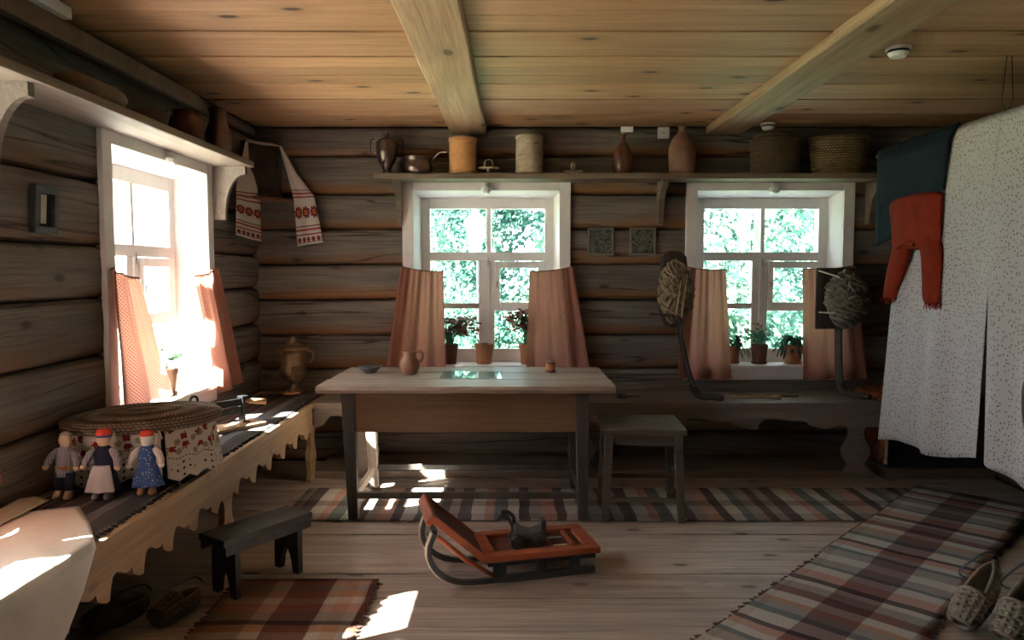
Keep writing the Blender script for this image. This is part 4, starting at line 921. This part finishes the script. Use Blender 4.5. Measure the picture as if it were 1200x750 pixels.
# ------------------------------------------------------------------ corner board with embroidered towel
def towelmat():
    q = NT('embroidered_towel'); s = q.sep(q.tc.outputs['UV']); u, v = s[0], s[1]
    c = q.ramp(q.math('MULTIPLY', v, 1/.5), [(0,(.62,.57,.53)),(.02,(.16,.03,.03)),(.03,(.62,.57,.53)),(.10,(.34,.07,.05)),(.115,(.62,.57,.53)),(.145,(.40,.09,.06)),(.17,(.62,.57,.53)),(.19,(.15,.05,.05)),(.20,(.62,.57,.53)),(.50,(.34,.06,.05)),(.52,(.62,.57,.53)),(.56,(.42,.10,.07)),(.60,(.60,.55,.5)),(.64,(.34,.06,.05)),(.66,(.66,.61,.57))], True)
    def band(v0, v1, sc, col, th):
        cell = q.math('SUBTRACT', q.math('FRACT', q.math('MULTIPLY', u, sc)), .5); vv = q.math('MULTIPLY', q.math('SUBTRACT', v, (v0+v1)/2), sc)
        rr = q.math('SQRT', q.math('ADD', q.math('MULTIPLY', cell, cell), q.math('MULTIPLY', vv, vv)))
        pet = q.math('ADD', rr, q.math('MULTIPLY', q.math('SINE', q.math('MULTIPLY', q.math('ARCTAN2', vv, cell), 8.0)), .07))
        f = q.mr(pet, th, th+.04, 1, 0); return f, rr
    f, rr = band(.11, .235, 15.6, None, .46); c1 = q.mix(f, c, (.20,.035,.035)); c1 = q.mix(q.mr(rr, .20, .24, 1, 0), c1, (.55,.18,.06)); c1 = q.mix(q.mr(rr, .07, .1, 1, 0), c1, (.2,.03,.03))
    f2, _ = band(.012, .045, 28, None, .36); c1 = q.mix(f2, c1, (.22,.03,.035))
    q.fin(c1, .95, 0, .1); q.translucent(c1, .12); return q.m
M['towel'] = towelmat()
t = thing('embroidered_towel', 'white towel with red embroidered ends draped over the corner board', 'towel', (0,0,0))
def strip(name, pts, ww, L):
    """pts: rows from bottom to top of (left point, right point)"""
    rows = [(Vector(a), Vector(b)) for a, b in pts]
    def fn(s, tt):
        k = tt*(len(rows)-1); i = min(int(k), len(rows)-2); f = k-i; a = rows[i][0].lerp(rows[i+1][0], f); b = rows[i][1].lerp(rows[i+1][1], f)
        p = a.lerp(b, s); p += Vector((.5,-.8,0))*(.010*math.sin(s*9+tt*2)); return p
    MB().grid(fn, 14, 24, ww, L).build(name, M['towel'], t, smooth=True, solid=.003)
strip('towel_end', [((-1.565,5.40,1.60),(-1.385,5.42,1.63)), ((-1.590,5.40,1.95),(-1.440,5.42,1.96)), ((-1.64,5.41,2.14),(-1.56,5.42,2.12)), ((-1.685,5.40,2.315),(-1.665,5.41,2.315))], .19, .76)
strip('towel_end', [((-1.835,4.93,1.66),(-1.80,5.32,1.63)), ((-1.835,4.945,1.85),(-1.80,5.32,1.83)), ((-1.835,4.95,1.97),(-1.80,5.33,2.0)), ((-1.835,5.03,2.12),(-1.82,5.18,2.14)), ((-1.835,5.14,2.30),(-1.82,5.16,2.30))], .19, .72)
strip('towel_top', [((-1.828,5.13,2.30),(-1.67,5.40,2.312)), ((-1.835,5.15,2.325),(-1.68,5.43,2.325))], .0, .03)
t = thing('corner_board', 'dark old painted board set across the room corner behind the towel', 'icon board', (-1.775, 5.31, 1.96), math.atan2(.27, .16))
MB().box(-.155, .155, .0, .025, 0, .35).build('panel', plain('blackened_panel', (.05,.035,.025), .5, 0, .4, .6, 7), t, bevel=.003)
f = MB()
for a in ((-.165,.165,.34,.36),(-.165,.165,-.01,.01),(-.165,-.145,.01,.34),(.145,.165,.01,.34)): f.box(a[0], a[1], -.008, .03, a[2], a[3])
f.build('frame', M['blackwood'], t, bevel=.003)
o = MB().prism([(XL+.03, 5.12), (XL+.03, YB-.03), (-1.60, YB-.03)], 'z', 1.925, 1.945).build('corner_shelf', wood('brown_corner_shelf', (.16,.07,.03), (.24,.11,.05), 'x'), None, bevel=.003)
tag(o, 'small brown triangular shelf in the room corner under the dark board', 'shelf')

# ------------------------------------------------------------------ distaffs
def fibres(n, c, R, rad, seed, tw=3.0):
    random.seed(seed); m = MB(); c = Vector(c)
    for i in range(n):
        a0 = random.uniform(0, 6.28); ph = random.uniform(0, 6.28); el = random.uniform(-.9, .5); ln_ = random.uniform(.7, 1.5); P = []
        for k in range(9):
            u = k/8; z = el + ln_*u - .3; z = max(-1, min(1, z)); a = a0 + tw*.35*math.sin(u*4+ph); q = math.sqrt(max(.02, 1-z*z))*random.uniform(.9, 1.02)
            wv = 1+.13*math.sin(u*13+ph); P.append(c + Vector((R[0]*q*wv*math.cos(a), R[1]*q*wv*math.sin(a), R[2]*z*(1+.06*math.sin(ph)))) + Vector((.014*math.sin(u*15+ph), 0, .01*math.sin(u*11+ph))))
        m.tube(P, rad*random.uniform(.7, 1.3), 5)
    return m
def blob(c, R):
    return MB().lathe([(max(.001, math.sin(PI*k/12))*R[0], -math.cos(PI*k/12)*R[2]) for k in range(13)], 16, c=c, ey=R[1]/R[0])
tow = plain('flax_tow', (.24,.185,.125), .95, 0, .1, .3, 40); yarn = plain('grey_wool_yarn', (.20,.175,.135), .95, 0, .1, .3, 40); DW = wood('dark_distaff_wood', (.035,.026,.02), (.075,.056,.043), 'z', 2)
t = thing('distaff', 'dark wooden distaff carrying a big pale tow bundle', 'distaff', (0,0,0))
MB().prism([(1.35+.0,5.0)], 'z', 0, 0) if False else None
MB().tube(spline([(1.165,5.24,1.05),(1.20,5.22,.86),(1.235,5.20,.70),(1.27,5.18,.61)], 6), [lerp(.038,.052,k/18) for k in range(19)], 8, flat=.35).build('stem', DW, t, smooth=True)
MB().tube(spline([(1.262,5.19,.615),(1.295,5.13,.556),(1.36,5.05,.56),(1.42,5.0,.56)], 5), .030, 8, flat=.75, up=(0,0,1)).build('foot', DW, t, smooth=True)
MB().lathe([(.001,-.27),(.06,-.25),(.10,-.15),(.11,.10),(.09,.24),(.05,.275),(.001,.28)], 16, c=(1.135,5.285,1.285), ey=.18).build('blade', DW, t, smooth=True)
b = blob((1.135,5.215,1.275), (.105,.07,.19)).build('tow_bundle', tow, t, smooth=True)
fibres(120, (1.135,5.215,1.275), (.112,.075,.205), .0095, 3).build('tow_strands', tow, b, smooth=True)['kind'] = 'stuff'
for p, q in (((1.125,5.13,1.12),(1.155,5.125,1.36)), ((1.16,5.13,1.10),(1.20,5.135,1.40))): MB().tube([p, q], [.006,.004], 6).build('spindle', plain('pale_stick', (.40,.27,.15), .6) if 'pale_stick' not in bpy.data.materials else bpy.data.materials['pale_stick'], t)
MB().tube([(.945,5.17,1.125),(1.10,5.13,1.115),(1.16,5.13,1.10)], .007, 6).build('binding_stick', DW, t)
t = thing('distaff', 'dark square bladed distaff carrying a tangle of grey yarn', 'distaff', (0,0,0))
MB().box(2.145, 2.42, 5.265, 5.285, 1.01, 1.445).build('blade', DW, t, bevel=.006)
MB().tube(spline([(2.31,5.27,1.02),(2.315,5.26,.80),(2.32,5.24,.62)], 5), [.055]*11, 8, flat=.3).build('stem', DW, t, smooth=True)
MB().tube(spline([(2.32,5.245,.63),(2.335,5.19,.566),(2.40,5.10,.560),(2.44,5.04,.560)], 5), .028, 8, flat=.7, up=(0,0,1)).build('foot', DW, t, smooth=True)
b = blob((2.335,5.215,1.225), (.12,.06,.165)).build('yarn_bundle', yarn, t, smooth=True)
fibres(105, (2.335,5.215,1.225), (.135,.075,.19), .0105, 9, 5).build('yarn_strands', yarn, b, smooth=True)['kind'] = 'stuff'
for p, q in (((2.13,5.20,1.425),(2.26,5.16,1.38)), ((2.13,5.18,1.135),(2.24,5.16,1.13))): MB().tube([p, q], .006, 6).build('knitting_pin', M['plastic'], t)

# ------------------------------------------------------------------ things on the back bench
t = thing('iron_shears', 'small black iron shears lying on the back bench', 'shears', (.80, 5.17, BZ+.004), .1)
for s in (-1, 1):
    MB().tube([(-.045+.032*math.cos(a*PI/6+.3), s*.018+.022*math.sin(a*PI/6), .012+.006*s) for a in range(13)], .005, 6).build('ring', M['iron'], t)
    MB().bar((-.015, s*.012, .012), (.095, -s*.010, .012), .012, .006, .004, .004).build('blade', M['iron'], t)
def stick(label, p, q, r0, r1, knob, mat):
    t = thing('spindle', label, 'spindle', (0,0,0)); p, q = Vector(p), Vector(q)
    MB().tube([p, p.lerp(q,.5), q], [r0*.6, r0, r1], 8).build('shaft', mat, t, smooth=True)
    if knob: d = (q-p).normalized(); MB().tube([q-d*.06, q-d*.03, q, q+d*.025], [.008,.015,.017,.010], 10).build('knob', mat, t, smooth=True)
stick('pale spindle with thick knobbed end on the back bench', (1.40,5.13,BZ+.018), (1.83,5.10,BZ+.018), .008, .012, True, wood('pale_spindle', (.30,.20,.11), (.42,.30,.19), 'x', 3))
stick('thin dark spindle stick lying behind the knobbed spindle', (1.58,5.24,BZ+.009), (2.02,5.22,BZ+.009), .007, .007, False, wood('dark_spindle', (.15,.10,.06), (.22,.15,.09), 'x', 3))

# ------------------------------------------------------------------ sled with toy horse
t = thing('toy_sled', 'child sled with worn red seat and black curved runners', 'sled', (-.205, 3.255, 0), math.atan2(.14, .59))
def runner(y):
    P = spline([(.60,y,.030),(.35,y,.026),(.12,y,.022),(-.02,y,.026),(-.11,y,.060),(-.165,y,.125),(-.175,y,.195),(-.150,y,.265)], 6)
    m = MB()
    for a, b in zip(P, P[1:]): pass
    rings = []
    for i, p in enumerate(P):
        d = (P[min(i+1,len(P)-1)]-P[max(i-1,0)]).normalized(); n = Vector((-d.z, 0, d.x)); 
        if n.z < 0 and i < 12: n = -n
        h = .026 if i > 10 else .036
        n = Vector((d.z,0,-d.x))
        rings.append([p+Vector((0,-.013,0))+n*h*.5, p+Vector((0,.013,0))+n*h*.5, p+Vector((0,.013,0))-n*h*.5, p+Vector((0,-.013,0))-n*h*.5])
    o = m.loft(rings).build('runner', M['blackpaint'], t, bevel=.003)
    e = MB(); rr = []
    for r, p in zip(rings, P):
        c = (r[2]+r[3])/2; n = (c-p).normalized(); rr.append([c+Vector((0,-.0135,0))-n*.004, c+Vector((0,.0135,0))-n*.004, c+Vector((0,.0135,0))+n*.003, c+Vector((0,-.0135,0))+n*.003])
    e.loft(rr).build('worn_edge', M['runner_edge'], o); return o
for y in (.0, .27): runner(y)
for y in (.0, .27):
    for x0, x1 in ((.115,.175), (.315,.365), (.475,.525)): MB().box(x0, x1, y-.014, y+.014, .035, .118).build('post', M['blackpaint'], t, bevel=.003)
    MB().bar((.09, y, .10), (.60, y, .10), .022, .022).build('side_rail', M['blackpaint'], t)
for x in (.14, .34, .50): MB().bar((x, 0, .10), (x, .27, .10), .03, .02).build('cross_bar', M['blackpaint'], t)
# seat frame
f = (( .07,.62,-.030,.030),(.07,.62,.245,.305),(.07,.13,.030,.245),(.56,.62,.030,.245))
for a in f: MB().box(a[0], a[1], a[2], a[3], .113, .145).build('seat_frame', M['redpaint'], t, bevel=.005)
MB().box(.12, .57, .025, .25, .113, .126).build('seat_panel', M['redboard'], t)
for x in (.395, .50): MB().box(x, x+.02, .045, .235, .126, .142).build('raised_slat', M['redpaint'], t, bevel=.003)
MB().box(.42, .49, .075, .085, .127, .130).build('painted_mark', M['plastic'], t); MB().box(.42, .49, .17, .19, .127, .130).build('painted_mark', cloth('faded_blue', (.25,.28,.38)), t)
# back rest leaning to the left
P0, P1 = Vector((.085, 0, .125)), Vector((-.155, 0, .335)); d = (P1-P0).normalized(); n = Vector((d.z, 0, -d.x))
def slab(name, mat, y0, y1, s0, s1, n0, n1, bev=.004):
    m = MB(); L = (P1-P0).length; pts = []
    for s_, q in ((s0,n0),(s1,n0),(s1,n1),(s0,n1)): v = P0 + d*(s_*L) + n*q; pts.append((v.x, v.z))
    m.prism(pts, 'y', y0, y1).build(name, mat, t, bevel=bev)
slab('back_board', M['redboard'], .0, .275, .02, .97, -.012, .008)
slab('back_rail', M['redpaint'], -.03, .0, -.02, 1.0, -.020, .014); slab('back_rail', M['redpaint'], .275, .305, -.02, 1.0, -.020, .014); slab('top_rail', M['redpaint'], -.03, .305, .965, 1.06, -.040, .012, .008)
for y in (-.026, .296): MB().tube([(-.140, y, .255), (-.02, y, .145), (.125, y, .045)], [.011,.013,.009], 8).build('strut', M['redpaint'], t, smooth=True)
MB().bar((-.150, 0, .262), (-.150, .27, .262), .024, .024).build('bow_bar', M['blackpaint'], t)
h = thing('toy_horse', 'small carved dark wooden horse on wheels lying on the sled', 'toy horse', (.06, 3.43, .127), math.radians(10)); h.scale = (1.2, 1.2, 1.2)
GW = wood('grey_carved_wood', (.09,.08,.072), (.17,.155,.145), 'x', 3); GD = wood('dark_carved_wood', (.035,.03,.028), (.07,.062,.056), 'x', 3)
MB().loft([[(x, .022*a*math.cos(k*PI/4), z+.026*b*math.sin(k*PI/4)) for k in range(8)] for x, z, a, b in ((-.058,.062,.9,1.3),(-.045,.060,1.15,1.5),(-.02,.052,1.1,1.1),(.015,.048,1.1,.95),(.045,.055,1.15,1.2),(.062,.066,1.0,1.3),(.068,.068,.7,1.0))]).build('body', GW, h, smooth=True)
MB().loft([[(x+.0, .016*a*math.cos(k*PI/4), z+.022*b*math.sin(k*PI/4)) for k in range(8)] for x, z, a, b in ((-.058,.07,1.2,1.2),(-.062,.095,1.1,.7),(-.075,.118,1.0,.6),(-.10,.126,.8,.5),(-.118,.112,.6,.45))]).build('head', GD, h, smooth=True)
MB().tube(spline([(-.05,0,.085),(-.052,0,.118),(-.075,0,.14),(-.10,0,.142)], 4), .008, 6).build('mane', GD, h)
MB().box(.055, .075, -.024, .024, .02, .105).build('rump_board', GD, h, bevel=.005)
MB().box(-.065, .07, -.02, .02, .018, .030).build('base', GD, h)
for x in (-.042, .045):
    for y in (-.034, .034): MB().lathe([(0,-.008),(.024,-.008),(.026,-.005),(.026,.005),(.024,.008),(.008,.008),(.007,.012),(0,.012)], 20).xf(Matrix.Translation((x, y, .0265)) @ Matrix.Rotation(PI/2 if y < 0 else -PI/2, 4, 'X')).build('wheel', GD, h, autosm=True)
# ------------------------------------------------------------------ hanging pole with cloths
PX, PZ = 2.42, 2.195
t = thing('clothes_pole', 'thin wooden pole hung below the ceiling carrying the cloths', 'pole', (0,0,0))
MB().tube([(PX, 1.6, PZ-.012), (PX, 5.0, PZ-.012)], .012, 10).build('rod', M['shelf'], t)
for y in (3.70, 1.8):
    w = MB(); w.tube([(PX-.012, y, ZC), (PX-.022, y+.01, PZ+.06), (PX, y, PZ+.006)], .0022, 5); w.tube([(PX+.012, y, ZC), (PX+.02, y-.01, PZ+.06), (PX, y, PZ+.006)], .0022, 5); w.build('hanging_wire', M['iron'], t)
t = thing('white_sheet', 'long white dress cloth with tiny dark sprigs draped over the pole', 'cloth', (0,0,0))
def panel(y0, y1, zb0, zb1, side, gap0, gap1, flare=0):
    """folds follow the position along the pole, so neighbouring panels meet; gaps open only in the lower half"""
    def fn(s, q):
        yt = lerp(y0, y1, s); g = max(0, (q-.47)/.53); y = yt + lerp(gap0, gap1, s)*g + flare*(1-s)*q; z = lerp(PZ+.016, lerp(zb0, zb1, s), q)
        zz = .02*math.sin(yt*9)*(q > .99)
        x = PX + side*(.022 + .028*min(1, q*6)) + .020*math.sin(yt*15+.6)*min(1, q*2) + .012*math.sin(yt*29)*q
        return (PX if q == 0 else x, y, z+zz)
    MB().grid(fn, 60, 44, abs(y1-y0), PZ-zb0).build('hanging_panel', M['dotcloth'], t, smooth=True, solid=.003)
panel(4.50, 3.70, .335, .445, -1, 0, .05, .21); panel(3.70, 2.5, .44, .36, -1, -.02, 0); panel(4.50, 2.5, 1.45, 1.45, 1, 0, 0)
# garment: dark blue cloth upper, red knitted legs
t = thing('baby_garment', 'dark blue and red knitted child garment hung over the pole', 'garment', (0,0,0))
bl = cloth('dark_teal_knit', (.013,.022,.031), .95, 0, .25); rd = cloth('red_knit', (.21,.023,.010), .95, 0, .15)
def fb(s, q):
    y = lerp(4.88, 4.07, s) + (lerp(-.10, .02, s))*max(0, q); zf = lerp(1.84, 1.86, s)
    if q < 0: z = lerp(PZ+.02, 1.75, -q); x = PX+.02+.03*min(1,-q*6)
    else: z = lerp(PZ+.024, zf, q); x = PX-.012-.055*min(1, q*4)-.012*math.sin(s*9)*q
    return (x, y, z)
MB().grid(lambda s, q: fb(s, q*1.6-.6), 30, 32).build('blue_yoke', bl, t, smooth=True, solid=.008)
def fbk(s, q): return (PX-.035+.01*math.sin(s*5), lerp(4.92, 4.62, s), lerp(PZ+.01, lerp(1.58, 1.66, s), q))
MB().grid(fbk, 8, 16).build('blue_tail', bl, t, smooth=True, solid=.006)
def ring(cy, z, ry, rx, n=16, cx=PX-.085, k=0): return [(cx+rx*math.cos(2*PI*i/n)+.011*math.sin(i*2.5+z*17)*k, cy+ry*math.sin(2*PI*i/n)+.008*math.sin(z*60)*k, z+.008*math.sin(i*1.7)*k) for i in range(n)]
g = MB(); g.loft([ring(4.355,1.875,.30,.028,24), ring(4.355,1.80,.285,.034,24,k=1), ring(4.345,1.72,.265,.040,24,k=1), ring(4.345,1.64,.265,.042,24,k=1), ring(4.335,1.585,.26,.040,24,k=1), ring(4.34,1.545,.24,.030,24)])
g.loft([ring(4.46,1.62,.10,.036,k=1), ring(4.49,1.55,.105,.036,k=1), ring(4.53,1.46,.10,.034,k=1), ring(4.57,1.36,.085,.030,k=1), ring(4.60,1.28,.068,.026,k=1), ring(4.605,1.245,.075,.026,k=1)])
g.loft([ring(4.20,1.62,.10,.036,k=1), ring(4.175,1.55,.105,.036,k=1), ring(4.16,1.46,.095,.034,k=1), ring(4.15,1.36,.085,.030,k=1), ring(4.145,1.28,.085,.026,k=1), ring(4.14,1.235,.08,.024,k=1)])
g.build('red_legs', rd, t, smooth=True, sub=1)
MB().tube(spline([(PX-.13,4.45,1.56),(PX-.14,4.36,1.585),(PX-.135,4.26,1.57)], 4), .010, 6).build('gathered_seam', rd, t)
fr = MB(); random.seed(2)
for c, zz in ((4.605,1.247), (4.14,1.237)):
    for _ in range(26): y = c+random.uniform(-.08,.08); x = PX-.085+random.uniform(-.025,.025); fr.tube([(x, y, zz+.01), (x+random.uniform(-.01,.01), y+random.uniform(-.01,.015), zz-random.uniform(.015,.035))], [.004,.002], 4)
fr.build('frayed_cuffs', rd, t)['kind'] = 'stuff'

# ------------------------------------------------------------------ low chest bed at the end of the bench with coverlet
t = thing('bed_chest', 'dark boxed bed on a low wooden base behind the hanging cloth', 'bed', (0,0,0))
MB().box(2.535, XR-.01, 4.99, YB-.06, 0, .07).build('base_plank', wood('brown_base_plank', (.12,.08,.05), (.19,.13,.085), 'x'), t, bevel=.005)
MB().box(2.555, XR-.01, 5.03, YB-.06, .07, .56).build('box', plain('black_stained_board', (.03,.03,.033), .6, 0, .3, .3, 5), t, bevel=.004)
def cov():
    q = NT('orange_diamond_coverlet'); s = q.sep(q.tc.outputs['UV']); u = q.math('ABSOLUTE', q.math('SUBTRACT', q.math('FRACT', q.math('MULTIPLY', s[0], 7)), .5)); v = q.math('ABSOLUTE', q.math('SUBTRACT', q.math('FRACT', q.math('MULTIPLY', s[1], 5)), .5))
    d = q.math('ADD', u, v); c = q.mix(q.mr(d, .46, .49), (.30,.085,.03), (.045,.025,.02)); c = q.mix(q.mr(d, .56, .59), c, (.26,.10,.045)); return q.fin(c, .9, 0, .1)
o = draped('coverlet', 'orange diamond patterned coverlet edge hanging over the bed side', 'coverlet', cov(),
    [[(2.80,5.46,.572), (2.60,5.46,.578), (2.535,5.46,.562), (2.522,5.46,.40), (2.518,5.46,.12)], [(2.80,5.2,.572), (2.62,5.22,.578), (2.535,5.22,.562), (2.520,5.22,.40), (2.516,5.22,.12)], [(2.80,5.0,.572), (2.62,5.0,.580), (2.54,4.985,.560), (2.530,4.975,.40), (2.522,4.97,.115)]], 30, 20, .75, .5, lambda s, tt: .006*nz(s*8, tt*6))
e = MB(); P = spline([(2.80,4.995,.58), (2.62,4.995,.588), (2.545,4.98,.568), (2.532,4.968,.42), (2.524,4.962,.115)], 10)
e.tube(P, [.008+.004*(k % 2) for k in range(len(P))], 6); e.build('lace_edge', M['rope'], o)

# ------------------------------------------------------------------ worn wooden post at the edge of the picture
t = thing('wooden_paddle', 'worn grey wooden paddle leaning near the white sheet', 'paddle', (2.225, 3.12, 0), 0)
MB().tube(spline([(.10,.0,.005),(.05,.0,.35),(.01,.0,.62),(-.02,0,.80),(-.03,0,.92),(-.025,0,.965)], 6), [lerp(.018,.02,k/10) for k in range(10)]+[.024,.03,.036,.042,.046,.05,.053,.055,.056,.055,.054,.053,.052,.051,.050,.048,.046,.044,.042,.03,.012], 12, flat=.5).build('blade', wood('worn_paddle_wood', (.10,.075,.055), (.18,.145,.11), 'z', 1.5), t, smooth=True)

# ------------------------------------------------------------------ woven bast shoes
def bastmat(n, c): return plain(n, c, .8, 0, .2, .3, 35, .3)
def bast_shoe(label, loc, rot, mat, strap, sc=1.0):
    r = thing('bast_shoe', label, 'shoe', loc, rot=rot); r.scale = (sc, sc, sc)
    def S(u, a, off=0):                                       # u along the shoe 0 toe..1 heel, a around -pi..0..pi (bottom at -pi/2)
        w = .050*math.sin(PI*min(1, .12+u*.95))**.45*(1.0-.18*u); hh = (.052+.02*u)*math.sin(PI*min(1, .14+u*.80))**.45
        x = lerp(0, .27, u); ca, sa = math.cos(a), math.sin(a); top = 1.0
        return Vector((x, (w+off)*ca, .045+(hh+off)*(sa if sa < 0 or u < .42 else sa*.62)*.86))
    nu, na = 13, 14
    o = MB()
    def sh(s, q): return S(s, -PI*1.25+q*PI*1.5, -.004) if s > .42 else S(s, -PI*1.25+q*PI*2.0-.0, -.004)
    o.grid(sh, 26, 28); b = o.build('shell', mat, r, smooth=True, solid=.004)
    w = MB()
    for k in range(nu):                                       # diagonal plaited strips
        for sgn in (1, -1):
            P = []
            for j in range(15):
                q = j/14; u = (k+.5)/nu + sgn*(q-.5)*.42
                if not 0.01 < u < .99: continue
                a = -PI*1.22 + q*PI*1.44; lift = .0035*math.sin(j*PI+k*PI+(0 if sgn > 0 else PI)) ; P.append(S(u, a, .003+lift))
            if len(P) > 3: w.tube(P, .0085, 6, flat=.3, up=(0,1,0) if False else None)
    for k in range(7):                                        # plaits across the closed toe
        for sgn in (1, -1):
            P = [S(min(.46, max(.015, .04+.42*k/6+sgn*.10*math.sin(j*PI/12))), -PI*.1+j*PI*1.2/12, .004+.0035*math.sin(j*PI+k*PI)) for j in range(13)]
            w.tube(P, .0095, 6, flat=.35)
    for k in range(7):
        a = PI*(.08+.84*k/6); w.tube([S(.02+.42*j/8, a, .006+.003*math.sin(j*PI*.9+k*PI)) for j in range(9)], .0095, 6, flat=.35)
    w.build('plaited_strips', mat, b, smooth=True)['kind'] = 'stuff'
    rim = [S(.44+.56*math.sin(PI*q/1.0) if False else lerp(.44,.98,abs(2*q-1)) if False else lerp(.44,.98,1-abs(2*q-1)), PI*.25 if q < .5 else PI*.75, .004) for q in [i/20 for i in range(21)]]
    MB().tube(rim, .007, 6).build('rim', mat, r, smooth=True)
    MB().tube(spline([S(.6, PI*.2, .004), S(.62, PI*.1, .02)+Vector((0,.01,.03)), S(.85, PI*.2, .0)+Vector((.02,.0,.05)), S(.98, PI*.5, .01)+Vector((.02,0,.01))], 5), .004, 6).build('tie_cord', strap, r, smooth=True)
    return r
bm_ = bastmat('grey_bast', (.30,.255,.20)); dk = cloth('blue_grey_strap', (.10,.12,.14))
bast_shoe('grey plaited bast shoe leaning with toe down by the rug edge', (1.78, 2.84, .0), (0, math.radians(-42), math.radians(28)), bm_, dk, 1.15)
bast_shoe('grey plaited bast shoe propped close behind its pair near the rug', (1.885, 2.735, .0), (0, math.radians(-46), math.radians(26)), bm_, dk, 1.15)
bd = bastmat('dark_bast', (.16,.125,.09))
bast_shoe('dark bast shoe lying under the side bench next to the wall', (-1.66, 2.80, .0), (0, 0, math.radians(62)), bd, dk)
bast_shoe('dark bast shoe lying under the side bench next to the checked rug', (-1.42, 2.86, .0), (0, 0, math.radians(75)), bd, dk)
